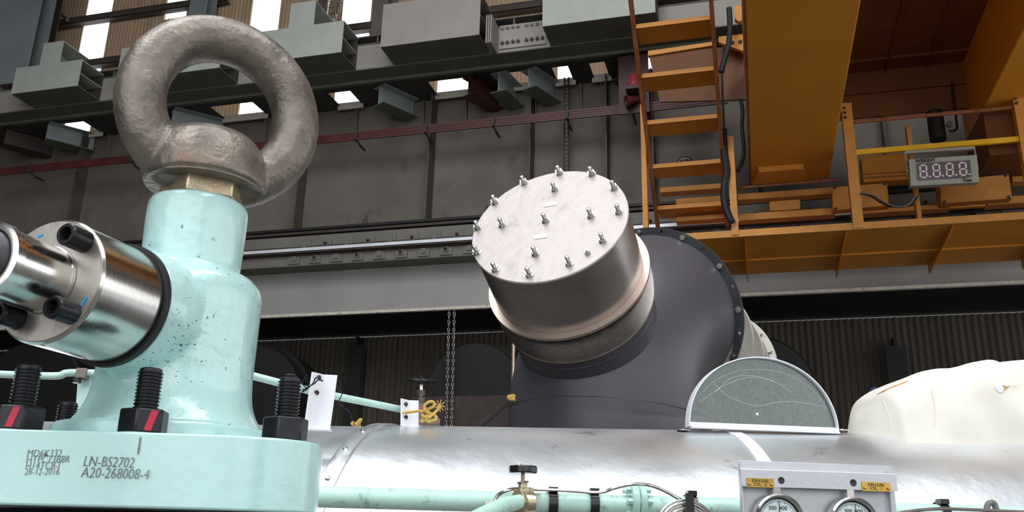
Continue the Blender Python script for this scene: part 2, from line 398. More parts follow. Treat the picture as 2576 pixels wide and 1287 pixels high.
# ---- upper runway girder (web, flanges) at 16.6 .. 17.3
YB, YW, YL, YP = 15.8, 16.6, 17.3, 18.3
zwb = zat(907, 174, YW); zwt = zat(907, 115, YW)
UG = thing('upper_runway_girder', 'long grey-green girder running across behind the box brackets', 'girder', (0, YW, zwb))
MB().box(XL, XR, YW, YW + .03, zwb, zwt).build('web', boxbr, UG)
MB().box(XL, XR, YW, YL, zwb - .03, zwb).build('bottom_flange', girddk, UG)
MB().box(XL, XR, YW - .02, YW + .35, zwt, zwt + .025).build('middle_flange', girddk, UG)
MB().box(XL, XR, YW + .33, YW + .36, zwt, zwt + .22).build('back_web', blackst, UG)
MB().box(XL, XR, YW - .02, YW + .36, zwt + .20, zwt + .225).build('top_flange', gird, UG)
zm = zat(800, 217, YW + .48)
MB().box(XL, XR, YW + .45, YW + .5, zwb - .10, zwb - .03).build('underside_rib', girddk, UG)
st = MB()
for px in (948, 300, 20, 1290, 1560):
    xx = onY(px, 100, YW).x; st.box(xx, xx + .03, YW, YW + .33, zwt, zwt + .2)
st.build('stiffener', gird, UG)
# splice plate with bolts
sp0 = onY(1258, 118, YW - .03); x0 = onY(1258, 60, YW - .03).x; x1 = onY(1375, 50, YW - .03).x
zs0 = zat(1258, 124, YW - .03); zs1 = zat(1258, 66, YW - .03)
spl = MB().box(x0, x1, YW - .04, YW, zs0, zs1).build('splice_plate', boxbr, UG)
for row, (zy, n0) in enumerate(((72, 0), (109, 1))):
    for k, px in enumerate((1264, 1277, 1291, 1304, 1325, 1338, 1352, 1365)):
        py = zy - (px - 1264) * .128
        p = onY(px, py, YW - .04)
        b = MB().hexa(p, (0, -1, 0), .045, .04, rot=k)
        b.cyl(p + V((0, -.04, 0)), p + V((0, -.075, 0)), .024, 12)
        b.build('bolt', girddk if row else boxbr, spl)

# ---- box brackets on its front
def boxbracket(pxl, pxr, pyt, pyb, pxref, m, label, y0=YB, y1=YW, shelf=True, z1o=None, name='box_bracket'):
    """pyt/pyb measured at pxref (front plane)"""
    xl = onY(pxl, pyb, y0).x; xr_ = onY(pxr, pyb, y0).x
    z0 = zwb; z1 = zat(pxref, pyt, y0)
    y1 -= .004
    t = .022
    th = thing(name, label, 'bracket', ((xl + xr_) / 2, (y0 + y1) / 2, z0), 'open-ended box brackets on the upper girder')
    MB().box(xl, xr_, y0, y0 + t, z0, z1).build('front_plate', m, th)
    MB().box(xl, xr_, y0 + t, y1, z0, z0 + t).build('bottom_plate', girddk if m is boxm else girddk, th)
    MB().box(xl, xr_, y0 + t, y1, z1 - t, z1).build('top_plate', m, th)
    MB().box(xl + .01, xr_ - .01, y1 - t, y1, z0 + t, z1 - t).build('back_plate', deckm, th)  # shade inside the open box is put in as a dark colour
    MB().box(xl, xl + t, y0 + t, y1 - t, z0 + t, z1 - t).build('end_plate', m, th)
    if shelf: zc = (z0 + z1) / 2; MB().box(xl + t, xr_ - .01, y0 + t, y1 - t, zc - t / 2, zc + t / 2).build('shelf', m, th)
    return th, (xl, xr_, z0, z1)
thA, bA = boxbracket(30, 193, 150, 222, 200, boxm, 'pale green-grey box bracket lowest at the far left')
boxbracket(300, 553, 88, 158, 553, boxm, 'box bracket seen through the hole of the lifting eye')
thC, bC = boxbracket(640, 858, 52, 134, 860, boxm, 'pale box bracket just right of the lifting eye')
thD, bD = boxbracket(960, 1206, -22, 74, 1206, boxbr, 'large brownish-grey box bracket left of the bolted splice')
boxbracket(1365, 1648, -60, 47 - 39, 1648, boxm, 'pale box bracket at the top edge right of the bolted splice')
# small boxes on top of A and C
def topbox(b, pxl, pxr, pyt, ref, label):
    y0 = YB + .02; xl = onY(pxl, pyt, y0).x; xr_ = onY(pxr, pyt, y0).x; z0 = b[3] + .002; z1 = zat(ref, pyt, y0); t = .02; y1 = 16.75
    th = thing('small_box_bracket', label, 'bracket', ((xl + xr_) / 2, (y0 + y1) / 2, z0), 'small boxes on top of the box brackets')
    MB().box(xl, xr_, y0, y0 + t, z0, z1).build('front_plate', boxm, th)
    MB().box(xl, xr_, y0 + t, y1, z1 - t, z1).build('top_plate', boxm, th)
    MB().box(xl, xr_, y0 + t, y1, z0, z0 + t).build('bottom_plate', boxm, th)
    MB().box(xl, xl + t, y0 + t, y1, z0 + t, z1 - t).build('end_plate', boxm, th)
topbox(bA, 112, 160, 102, 160, 'small open box standing on the far left box bracket')
topbox(bC, 733, 795, 0, 797, 'small open box standing on the box bracket right of the lifting eye')
# laminated end flange right of D
xx = onY(1240, 100, YW).x
e = MB()
for k in range(3): e.box(xx + k * .05, xx + k * .05 + .03, YB + .25, YW - .042, bD[2] - .06, bD[2] + .62)
tag(e.build('end_flange', boxbr), 'stacked end flange plates between large brownish bracket and bolted splice', 'flange')
# foil bundle at top behind C2
fb = MB(); p0 = onY(830, 10, 18.6)
fb.lathe([(0, -1.1), (.22, -1.0), (.30, -.5), (.26, 0), (.33, .5), (.28, 1.2), (0, 1.4)], p0, (.2, 0, 1), 24)
for i, v in enumerate(fb.v): fb.v[i] = v + V((noise.noise(v * 5), noise.noise(v * 5 + V((9, 0, 0))), 0)) * .12
tag(fb.build('foil_bundle', foil, sm=20), 'crumpled silver-brown foil wrapping at the top behind the small box', 'foil')

# ---- surge deck between upper girder and ribbed panel
zd = zwb - .03
DK = thing('bracing_deck', 'dark horizontal deck with cut openings between upper girder and ribbed panel', 'deck', (0, 17.8, zd))
holes = [(178, 250), (560, 665), (850, 905), (1096, 1200), (1272, 1345), (1400, 1440), (1492, 1530), (1604, 1640)]
x = XL
for a, b in holes:
    pa = onZ(a, 320 - .13 * a, zd); x0 = onY(a, 325 - .095 * a, 17.95).x; x1 = onY(b, 325 - .095 * b, 17.95).x
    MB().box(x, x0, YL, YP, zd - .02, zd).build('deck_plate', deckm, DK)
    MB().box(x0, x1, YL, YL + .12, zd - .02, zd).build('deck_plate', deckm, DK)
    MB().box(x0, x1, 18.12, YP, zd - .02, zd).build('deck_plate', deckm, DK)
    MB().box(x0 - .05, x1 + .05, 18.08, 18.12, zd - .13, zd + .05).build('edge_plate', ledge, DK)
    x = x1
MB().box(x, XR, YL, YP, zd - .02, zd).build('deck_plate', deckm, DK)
# cross struts
def strut(p, q, w, h, m, label, name='cross_strut'):
    t = thing(name, label, 'strut', p, 'struts tying the upper girder to the ribbed panel')
    d = (q - p).normalized(); sd = d.cross(V((0, 0, 1))).normalized(); u = V((0, 0, 1))
    MB().bar(p, q, .02, h - .04).build('web', m, t)
    MB().bar(p - u * (h / 2 - .01), q - u * (h / 2 - .01), w, .02).build('bottom_flange', girddk if m is bluegr else m, t)
    MB().bar(p + u * (h / 2 - .01), q + u * (h / 2 - .01), w, .02).build('top_flange', m, t)
def P2(px, py, y): return onY(px, py, y)
sz = zd - .28
def strutx(px0, px1, m, label):
    a = V((onY(px0, 320 - .13 * px0 + 15, 17.32).x, 17.32, sz)); b = V((onY(px1, 390 - .11 * px1, 18.25).x, 18.25, sz)); strut(a, b, .42, .5, m, label)
strutx(120, 236, bluegr, 'blue-grey strut below the left box bracket')
strutx(955, 1040, bluegr, 'blue-grey strut right of the lifting eye below the box bracket')
strutx(435, 560, bluegr, 'blue-grey strut seen low in the lifting eye hole')
strutx(1180, 1255, rustred, 'dark red strut above the middle of the ribbed panel')
strutx(1255, 1300, bluegr, 'pale grey strut next to the dark red strut')
strutx(1330, 1395, bluegr, 'blue-grey strut between the two right deck openings')
strutx(1560, 1600, rustred, 'dark red strut beside the red beacon')
strutx(15, 130, darkbr, 'dark brown strut at the far left under the girder')
# gussets hanging below deck
gus = [(890, 1), (1168, 1), (660, 1), (262, 1), (1060, -1), (1345, 1), (1460, -1), (380, -1)]
for i, (px, sg) in enumerate(gus):
    xx = onY(px, 380 - .13 * px + 60, 18.1).x
    o = MB().prism([(xx, 18.08, zd - .1), (xx, 18.29, zd - .1), (xx, 18.29, zd - .85), (xx, 18.24, zd - .85)], (.02, 0, 0)).build('gusset_plate', gird)
    tag(o, 'triangular gusset under the deck above the ribbed panel', 'gusset', 'triangular gussets under the bracing deck')

# ---- ribbed panel (deep girder web) with ribs
zpb = zat(620, 593, 17.9)
RP = thing('ribbed_girder', 'deep dusty grey girder web with vertical ribs across the wall', 'girder', (0, YP, zpb))
MB().box(XL, XR, YP, YP + .03, zpb + .05, zd - .02).build('web', dust, RP)
MB().box(XL, XR, 17.88, YP, zpb, zpb + .09).build('bottom_flange', gird, RP)
ribs = [(-150, 440), (178, 500), (746, 470), (1072, 470), (1332, 330), (1523, 330), (1640, 330), (1900, 400), (2220, 300), (2440, 300)]
for px, py in ribs:
    xx = onY(px, py, 17.9).x
    MB().box(xx, xx + .025, 17.9, YP, zpb + .09, zd - .03).build('rib', girtm, RP)  # dark brown carries the shade of the right-hand rib faces
for px, py in ((905, 555), (1212, 535), (312, 595)):
    xx = onY(px, py, 17.9).x
    MB().prism([(xx, 17.9, zpb + .09), (xx, YP, zpb + .09), (xx, YP, zpb + .45), (xx, 18.2, zpb + .45)], (.02, 0, 0)).build('gusset', gird, RP)
# double cable tray pipe at 1425
xx = onY(1418, 330, 17.93).x
tr = thing('cable_ladder', 'narrow dark vertical cable ladder on the ribbed girder behind the capped pipe', 'cable ladder', (xx, 17.92, zpb + .095))
for dx in (0, .1): MB().box(xx + dx, xx + dx + .03, 17.9, 17.96, zpb + .0905, zd - .03).build('side_rail', blackst, tr)
for k in range(34):
    z = zpb + .35 + k * .1
    if z < zd - .1: MB().box(xx + .03, xx + .1, 17.91, 17.94, z, z + .02).build('rung', gird, tr)

# ---- lower crane girder: rail band and pale web
YG = 18.0
zr0, zr1 = zat(615, 677, 17.5), zat(615, 604, 17.5)
LG = thing('lower_crane_girder', 'pale grey lower crane girder below the rail', 'girder', (0, YG, 5))
zw1 = zr0; zw0 = zat(660.6, 797, YG - .1)
MB().box(XL, XR, YG, YG + .03, zw0, zw1 + .04).build('web', girdlt, LG)
MB().box(XL, XR, YG - .1, YG, zw0 - .02, zw0 + .045).build('bottom_lip', ledge, LG)
MB().box(XL, XR, YG, 20.15, zw0 - .015, zw0 + .03).build('bottom_flange', blackish, LG)
MB().box(XL, XR, 17.5, YG, zr0 - .0, zr0 + .03).build('rail_shelf', girddk, LG)
MB().box(XL, XR, 17.5, 17.53, zr0 + .03, zr1).build('rail_bed', gird, LG)
MB().box(XL, XR, 17.62, 18.28, zr1 + .001, zr1 + .05).build('closing_plate', blackst, LG)
# black bars above
for i, (dz, y, m, nm) in enumerate(((.03, 17.5, darkbr, 'cable duct'), (.13, 17.52, blackst, 'conduit'))):
    o = MB().box(XL, XR, y, y + .08, zr1 + dz + .022, zr1 + dz + .085).build('cable_duct' if i == 0 else 'conduit', m)
    tag(o, ('brown-black flat duct running just above the crane rail' if i == 0 else 'thin black conduit running directly beneath the ribbed girder flange'), 'duct')
# rail
zrc = zat(900, 617.6, 17.35)
RL = thing('crane_rail', 'crane rail with bright polished running edge along the lower girder', 'rail', (0, 17.4, zrc))
MB().box(XL, XR, 17.34, 17.40, zrc - .035, zrc + .035).build('rail_head', railm, RL)
MB().box(XL, XR, 17.40, 17.46, zrc - .02, zrc + .02).box(XL, XR, 17.455, 17.5, zrc - .1, zrc + .11).box(XL, XR, 17.36, 17.46, zrc - .075, zrc - .037).build('rail_base', darkbr, RL)
# clips
def clip(first=[None]):
    if first[0] is None:
        t = thing('rail_clip', 'x', 'clip', (0, 0, 0), 'rail clips along the crane rail')
        MB().box(-.14, .14, -.035, 0, 0, .16).build('base_plate', gird, t, local=True)
        MB().box(-.05, .06, -.06, -.036, .06, .18).build('clamp', gird, t, local=True)
        first[0] = t; return t, True
    return first[0], False
clx = [640, 694, 748, 803, 854, 910, 963, 1019, 1073, 1128, 1180]
xs = [onY(p, 650, 17.5).x for p in clx]; dx = (xs[-1] - xs[0]) / 10
allx = [xs[0] + dx * k for k in range(-12, 33)]
proto = None
for row in (0, 1):
    for i, x_ in enumerate(allx):
        if not (-10.5 < x_ < 7.2): continue
        if proto is None: proto, _ = clip(); t = proto
        else: t = copy_tree(proto)
        t.location = (x_ + (row * .25), 17.499, zrc - .30 if row == 0 else zrc + .262)
        if row == 1: t.rotation_euler = (0, PI, 0)
        t['label'] = 'small rail clip below the crane rail' if row == 0 else 'small rail clip above the crane rail'
        t['group'] = 'rail clips below the crane rail' if row == 0 else 'rail clips above the crane rail'
bproto = None
for i, x_ in enumerate(allx):
    if i % 2 == 0 or not (-10.5 < x_ < 7.2): continue
    for row in (0, 1):
        if bproto is None:
            bproto = thing('clip_bolt', 'x', 'bolt', (0, 0, 0))
            MB().hexa((0, 0, 0), (0, -1, 0), .04, .035).build('nut', darkbr, bproto, local=True)
            MB().cyl((0, -.03, 0), (0, -.09, 0), .02, 10).build('stud', darkbr, bproto, local=True)
            t = bproto
        else: t = copy_tree(bproto)
        t.location = (x_ + row * .25, 17.435, zrc - .17 if row == 0 else zrc + .14)
        t['label'] = 'dark bolt on a clip ' + ('below' if row == 0 else 'above') + ' the crane rail'
        t['group'] = 'clip bolts ' + ('below' if row == 0 else 'above') + ' the crane rail'

# ---- conductor bars
YCO = 17.45
zc0 = zat(800, 362, YCO)
for k in range(4):
    o = MB().box(XL, onY(1830, 240, YCO).x, YCO - .02 + .03 * k, YCO + .02 + .03 * k, zc0 + k * .07, zc0 + k * .07 + .045).build('conductor_bar', condr)
    tag(o, ['lowest', 'second lowest', 'second highest', 'topmost'][k] + ' of the four dark red conductor bars crossing the ribbed girder', 'conductor bar', 'dark red conductor bars')
for px, py in ((895, 345), (1070, 325), (1240, 310), (1425, 290), (330, 405), (75, 430), (1590, 280)):
    xx = onY(px, py, YCO).x
    o = MB().box(xx, xx + .04, YCO - .06, YCO + .14, zc0 - .02, zc0 - .001).box(xx, xx + .04, YCO + .14, 17.95, zc0 - .06, zc0 - .02).box(xx, xx + .05, YCO - .06, YCO - .03, zc0 - .02, zc0 + .25).build('conductor_bracket', darkbr)
    tag(o, 'small dark bracket holding the red conductor bars', 'bracket', 'brackets of the conductor bars')

# ---- lower wall
mb = MB(); corrug(mb, XL, XR, 20.2, 0, zw0 - .03, pitch=.14, amp=.025); struct(mb.build('wall_back_lower', corrd, sm=70)).name = 'wall_rear'
struct(MB().box(XL, XR, 20.25, 20.5, zw0, ZU0 + .4).build('trim_4', blackish))
for px, lab in ((888, 'dark steel column against the shaded wall left of the valve handwheel'), (2262, 'dark steel column against the shaded wall above the white blanket')):
    xx = onY(px, 950, 19.7).x
    t = thing('wall_column', lab, 'column', (xx, 19.7, 0))
    MB().box(xx - .2, xx + .2, 19.7, 19.72, 0, zat(px, 868, 19.7)).build('flange', blackish, t)
    MB().box(xx - .03, xx + .03, 19.72, 20.1, 0, zat(px, 845, 19.7)).build('web', blackish, t)
# round dark vessels seen end-on below the girder
def vessel(px, py, rpx, y, label, depth=1.4, m=blackish):
    p = onY(px, py, y); r = rpx * (p - EYE).dot(CF) / FPX
    t = thing('round_vessel', label, 'vessel', (p.x, y, 0))
    MB().lathe([(0, 0), (r * .55, 0), (r * .97, .02), (r, .06), (r, depth), (0, depth)], p, (0, 1, 0), 64).build('shell', m, t)
    MB().lathe([(r, .5), (r * 1.06, .5), (r * 1.06, .56), (r, .56)], p, (0, 1, 0), 64).build('flange_band', m, t)
    MB().box(p.x - r * .6, p.x + r * .6, y + .7, y + 1.1, 0, p.z - r * .85).build('saddle', m, t)
vessel(1188, 985, 128, 18.3, 'large near-black round vessel end behind the small valve handwheel')
vessel(615, 1010, 148, 18.3, 'large near-black round vessel end behind the teal casting')
vessel(1895, 995, 158, 18.3, 'large near-black round vessel behind the cream duct cone')
vessel(60, 1020, 170, 18.3, 'large near-black round vessel end at the far left behind the thin teal pipe')
a = onY(1035, 998, 18.1); b = onY(1286, 990, 18.1)
o = MB().box(a.x, b.x, 18.1, 18.15, 0, a.z).build('brown_plate', darkbr)
tag(o, 'dark red-brown plate low in front of the near-black round vessel', 'plate')
a = onY(1291, 860, 17.95); a2 = onY(1296, 990, 17.95)
o = MB().tube([V((a.x, 17.95, zw0 - .02)), V((a2.x, 17.95, 0))], .045).build('thin_riser', ringm); tag(o, 'thin pinkish vertical pipe left of the dark duct', 'pipe')

# hanging chains
def chain(px, py0, py1, y, label):
    a = onY(px, py0, y); b = onY(px - 4, py1, y); a.z = zw0 - .03; n = int((a - b).length / .085); m = MB()
    for i in range(n):
        ctr = a.lerp(b, i / n); s_ = i % 2
        X = V((1, 0, 0)) if s_ else V((0, 1, 0))
        m.tube([ctr + X * .024 * math.cos(q) + V((0, 0, 1)) * .054 * math.sin(q) for q in [2 * PI * k / 8 for k in range(8)]], .010, 5, closed=True)
    tag(m.build('hanging_chain', steel), label, 'chain')
chain(1126, 860, 1080, 17.94, 'left strand of steel chain hanging behind the small valve')
chain(1139, 870, 1080, 17.94, 'right strand of steel chain hanging behind the small valve')

# ================================================================== CRANE
YK = 15.0
zk = zat(2173, 575, YK); zkt = zat(2173, 559, YK)
YKf = 17.35
xk0 = onY(1640, 600, YK).x; xk1 = 9.5
CRN = thing('overhead_crane', 'large orange overhead travelling crane with staircase and walkway', 'crane', (0, 16, zk))
MB().box(xk0, xk1, YK + .02, YKf, zk + .0, zk + .02).build('walkway_floor', crane, CRN)
MB().box(xk0, xk1, YK - .02, YK + .02, zk - .01, zkt).build('kerb', craned, CRN)
MB().box(xk0, xk1, YK + 1.35, YK + 1.42, zk - .03, zk).build('floor_stringer', crane, CRN)
for px, py in ((1873, 600), (2126, 585), (2392, 570), (2660, 555)):
    p = onZ(px, py, zk); xx = p.x
    MB().prism([(xx, YK + .06, zk), (xx, YKf + .05, zk), (xx, YKf + .05, zk - .16), (xx, YK + .2, zk - .05)], (.02, 0, 0)).build('floor_fin', crane, CRN)
# main girder
YGE = 16.4
pg = onY(1889, 466, YGE); zg = pg.z; xg0 = pg.x; xg1 = onY(2085, 452, YGE).x
MB().box(xg0, xg1, 8, YGE, zg, zg + 2.1).build('main_girder', crane, CRN, bev=.02)
MB().box(xg0 - .03, xg0, 8, YGE, zg - .0, zg + .04).build('girder_flange', craner, CRN)
# bracket under girder end
q0 = onZ(1893, 440, zg); 
MB().prism([onZ(1893, 452, zg), onZ(1908, 420, zg), onZ(2020, 412, zg), onZ(2030, 442, zg)], (0, 0, -.10)).build('end_pad', crane, CRN)
# second girder on the right
x2 = onY(2448, 430, YGE).x
zh_ = onY(2562, 268, YK + .02).z + .12
g2 = MB().box(x2, x2 + 1.6, 8, YGE + .2, zh_, zg + 2.6).build('second_girder', crane, CRN, bev=.02)
MB().box(x2, x2 + 1.6, 15.25, YGE + .2, zg - .25, zh_ - .002).build('girder_end_plate', crane_shade, CRN)
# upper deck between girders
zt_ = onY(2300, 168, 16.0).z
up = MB().box(xg1, x2, 8, 16.0, zt_, zt_ + .04).build('trolley_deck', crane_shade, CRN)
for px in (2225, 2330, 2430):
    xx = onY(px, 168, 16.0).x; MB().box(xx, xx + .03, 8, 15.98, zt_ - .06, zt_).build('deck_rib', crane_shade, up)
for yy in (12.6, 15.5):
    MB().box(xg1, x2, yy, yy + .05, zt_ - .05, zt_).build('deck_seam', crane_shade, up)
zb_ = onY(2300, 285, 16.02).z
et = MB().box(xg1, x2, 16.0, 16.05, zb_, zt_ + .05).build('end_truck_plate', crane_shade, CRN)
MB().box(xg1, x2, 15.94, 16.0, (zb_ + zt_) / 2, (zb_ + zt_) / 2 + .05).build('stiffener', crane_shade, et)
# left face plate behind the stairs
xa = onY(1640, 180, 15.9).x
MB().prism([onY(1632, 138, 15.9), onY(1880, 112, 15.9), onY(1880, 250, 15.9), onY(1660, 256, 15.9)], (0, .05, 0)).build('end_truck_plate', crane_shade, CRN)
MB().prism([onY(1630, 128, 15.85), onY(1792, 105, 15.85), onY(1792, 114, 15.85), onY(1630, 140, 15.85)], (0, .1, 0)).build('end_truck_flange', craned, CRN)
# hanging bracket by girder top-left
bk = MB().prism([onY(1848, 12, 15.3), onY(1874, 18, 15.3), onY(1874, 50, 15.3), onY(1858, 54, 15.3), onY(1848, 46, 15.3)], (0, .12, 0)).build('stop_bracket', craned, CRN)
bk = MB().prism([onY(1808, 92, 15.6), onY(1882, 84, 15.6), onY(1882, 124, 15.6), onY(1868, 128, 15.6), onY(1808, 106, 15.6)], (0, .1, 0)).build('stop_bracket', crane, CRN)
for px, py in ((1843, 108), (1862, 106)):
    MB().hexa(onY(px, py, 15.6), (0, -1, 0), .04, .03).build('bolt', darkbr, bk)
# end carriage beams behind walkway rail
def hb(px0, py0, px1, py1, hpx, y, m, name='carriage_beam', dep=.25):
    """bar parallel to the wall between two pixels, hpx px high"""
    a = onY(px0, py0, y); b = onY(px1, py1, y); h = hpx * (a - EYE).dot(CF) / FPX
    z = (a.z + b.z) / 2
    return MB().box(a.x, b.x, y, y + dep, z - h, z).build(name, m, CRN, bev=.01)
hb(1855, 487, 2100, 470, 17, 16.3, craned); hb(1858, 537, 2100, 522, 18, 16.1, craned)
hb(1660, 470, 1830, 460, 14, 16.3, craned); hb(1700, 500, 1822, 490, 20, 16.35, craned)
hb(1700, 545, 1830, 537, 12, 16.1, craned)
hb(1935, 507, 2012, 500, 26, 16.2, craned, 'mounting_plate', .05)
hb(2545, 438, 2700, 428, 20, 16.3, craned); hb(2170, 525, 2390, 512, 12, 16.1, craned); hb(2480, 495, 2700, 484, 20, 16.1, craned)
hb(2165, 392, 2280, 386, 70, 16.6, crane, 'carriage_web', .3)
# wheel-box covers
def coverbox(cs, y, label=None):
    p = [onY(a, b, y) for a, b in cs]
    o = MB().prism(p, (0, .22, 0)).build('wheel_cover', craned, CRN, bev=.015)
    ctr = sum(p, V()) / 4
    for q in p:
        MB().hexa(q.lerp(ctr, .1), (0, -1, 0), .03, .02).build('screw', darkbr, o)
coverbox([(2093, 470), (2232, 459), (2237, 516), (2095, 529)], 15.9)
coverbox([(2363, 455), (2538, 437), (2547, 498), (2367, 512)], 15.9)
MB().prism([onY(2355, 462, 16.1), onY(2363, 455, 16.1), onY(2367, 512, 16.1), onY(2480, 506, 16.1), onY(2480, 518, 16.1), onY(2361, 525, 16.1)], (0, .1, 0)).build('cover_backing', craned, CRN)
# dark interior behind carriage
# posts
def post(px, pyt, pyb, w, m=craned, y=YK, d=.12, lab=None):
    b = onY(px, pyb, y); zt = vline(b, pyt).z
    o = MB().box(b.x - w / 2, b.x + w / 2, y - .05, y - .035, b.z, zt).box(b.x + w / 2 - .015, b.x + w / 2, y - .035, y + d, b.z, zt).box(b.x - w / 2, b.x - w / 2 + .015, y - .035, y + d, b.z, zt)
    o = o.build('handrail_post', m, CRN)
    return b, zt
b1, z1 = post(2160, 262, 575, .17)
for k in range(3): MB().hexa((b1.x - .04, YK - .05, z1 - .10 - .09 * k), (0, -1, 0), .026, .03).build('bolt', darkbr, CRN.children[-1])
b2, z2 = post(2612, 225, 555, .17)
for k in range(3): MB().hexa((b2.x - .05, YK - .05, z2 - .10 - .09 * k), (0, -1, 0), .026, .03).build('bolt', darkbr, CRN.children[-1])
post(1625, 265, 588, .09); post(1850, 345, 592, .12)
post(2313, 315, 552, .07, y=15.6)
# rails
def rail_(pa, pb, r, m, name, flat=0):
    a = onY(*pa, YK + .02); b = onY(*pb, YK + .02); z = (a.z + b.z) / 2; a.z = b.z = z; b = V((xk1, b.y, z))
    if flat: return MB().box(a.x, b.x, a.y - .03, a.y + .03, z - flat / 2, z + flat / 2).build(name, m, CRN)
    return MB().cyl(a, b, r, 14).build(name, m, CRN)
rail_((2148, 308), (2562, 268), .035, craner, 'handrail')
rail_((2153, 384), (2569, 350), 0, yell, 'mid_rail', flat=.09)
r_ = MB().cyl(onY(1860, 472, 15.7), onY(2110, 452, 15.7), .02, 10).build('tie_rod', craner, CRN)
for dy in (0, 9):
    MB().cyl(onY(2150, 440 + dy, 15.8), onY(2280, 432 + dy, 15.8), .012, 8).build('pipe', craner, CRN)
MB().box(*xr(2495, 2512, 390, 15.8), 15.8, 15.9, zat(2500, 388, 15.8), zat(2500, 372, 15.8)).build('lug', gird, CRN)
# hydraulic cluster behind the rail (dark)
hy = thing('hydraulic_unit', 'dark hydraulic cylinder with small gauge behind the crane handrail', 'hydraulic unit', onY(2360, 350, 15.9))
pa = onY(2360, 352, 15.9)
MB().cyl(pa, pa + V((0, 0, .55)), .14, 20).build('cylinder', blackst, hy)
MB().cyl(pa + V((.18, -.12, .22)), pa + V((.18, -.17, .22)), .055, 16).build('gauge', gird, hy)
MB().tube(spline([pa + V((.2, 0, .15)), pa + V((.32, 0, .18)), pa + V((.34, 0, .4)), pa + V((.36, 0, 1.1))]), .022).build('pipe', blackst, hy)
# staircase
ST = []
xbl = onY(1655, 585, 15.75).x
tl = [(1600, 72), (1614, 194), (1626, 315), (1641, 425), (1654, 527)]
xsr = onX(1653, 527, xbl)
pts = [onX(a, b, xbl) for a, b in tl]
# regularise the flight: straight line through first and last tread
p_top, p_bot = pts[0], pts[-1]
wst = onY(1813, 427 - 14, pts[3].y).x - xbl
step = (p_top - p_bot) / 4
def tread_at(k): return p_bot + step * k
for k in range(0, 7):
    p = tread_at(k)
    t = MB().para(p, (wst, 0, 0), (0, .50, 0), (0, 0, .02)).para(p + V((0, -.03, -.015)), (wst, 0, 0), (0, .03, 0), (0, 0, .08)).para(p + V((0, .5, -.0)), (wst, 0, 0), (0, .025, 0), (0, 0, .05)).build('stair_tread', crane, CRN)
a = tread_at(-.55); b = tread_at(6.9)
for sx_ in (-.07, wst):
    MB().para(a + V((sx_, -.06, 0)), V((.07, 0, 0)), V((0, .2, 0)), (b - a)).build('stair_stringer', craner, CRN)
    MB().tube([a + V((sx_ + .02, .35, .15)), b + V((sx_ + .02, .35, .15))], .022).build('stair_rail', craner, CRN)
# light vertical behind stringer
# hoses on crane
def hose(pxs, y, r, label, m=rubber, name='cable_hose'):
    pts_ = spline([onY(a, b, y) for a, b in pxs], 10)
    rr = [r * (1 + .12 * (i % 2)) for i in range(len(pts_))]
    tag(MB().tube(pts_, rr, 10).build(name, m), label, 'hose')
hose([(1834, 20), (1836, 60), (1833, 110), (1822, 150), (1814, 182)], 15.2, .05, 'black corrugated hose hanging beside the top of the crane stairs')
hose([(1820, 325), (1822, 380), (1828, 430), (1822, 470), (1822, 505), (1830, 535), (1842, 560)], 14.9, .06, 'black corrugated hose looping down by the lower crane stairs')
hose([(1862, 250), (1868, 275), (1867, 320), (1872, 380), (1866, 410), (1856, 432)], 15.6, .035, 'thin dark hose hanging left of the main girder')
hose([(1816, 185), (1818, 250), (1822, 330)], 15.0, .02, 'thin dark cable along the right stair stringer')
hose([(2165, 486), (2190, 492), (2215, 508), (2240, 517), (2270, 519), (2298, 508), (2308, 490)], 14.9, .018, 'black cable sagging below the weight display')
hose([(2165, 484), (2200, 492), (2225, 508), (2255, 519), (2285, 514), (2306, 488)], 14.85, .012, 'grey cable sagging below the weight display', gird)

# weight display
pd = onY(2372, 420, 14.75)
WD = thing('weight_display', 'grey digital weight display box with four digits hung from the crane handrail', 'display', onY(2372, 466, 14.75))
cs = [onY(2288, 400, 14.75), onY(2460, 392, 14.75), onY(2460, 455, 14.75), onY(2290, 468, 14.75)]
Xd = ((cs[1] - cs[0]) + (cs[2] - cs[3])).normalized(); Zd = (V((0, 0, 1)) - Xd * Xd.z).normalized(); Yd = Zd.cross(Xd)
wd_ = (cs[1] - cs[0]).length; ctr = sum(cs, V()) / 4; hd = ((cs[0] - cs[3]).length + (cs[1] - cs[2]).length) / 2
tilt = Matrix.Rotation(math.radians(8), 3, Xd); Zd = tilt @ Zd; Yd = tilt @ Yd
MB().cbox(ctr + Yd * .09, wd_ / 2, .09, hd / 2, Xd, Yd, Zd).build('housing', dispg, WD, bev=.01)
wn = ctr - Yd * .012
MB().cbox(wn, wd_ * .39, .006, hd * .31, Xd, Yd, Zd).build('window', dispr, WD)
sg = .04
def seg7(cx, cz, w, h, t):
    o = wn - Yd * .012 + Xd * cx + Zd * cz; m = MB()
    for zz in (-h, 0, h): m.cbox(o + Zd * zz, w - t * 1.1, .004, t, Xd, Yd, Zd)
    for xx in (-w, w):
        for zz in (-h / 2, h / 2): m.cbox(o + Xd * xx + Zd * zz, t, .004, h / 2 - t * .9, Xd, Yd, Zd)
    m.build('digit', dispd, WD); m = MB()
    m.cyl(o + Xd * (w + .042) - Zd * (h - .01) , o + Xd * (w + .042) - Zd * (h - .01) - Yd * .006, .016, 10)
    m.build('decimal_point', dispd, WD)
for k in range(4): seg7(wd_ * (-.30 + .192 * k), 0, wd_ * .046, hd * .225, .0125)
text('WEIGHT', .078, ctr - Yd * .012 - Xd * wd_ * .255 + Zd * hd * .40, Xd, Zd, blacktxt, WD, ext=.003, off=.002)
text('Ton', .082, ctr - Yd * .012 + Xd * wd_ * .33 - Zd * hd * .41, Xd, Zd, blacktxt, WD, ext=.003, off=.002)
hx = wd_ / 2 + .015
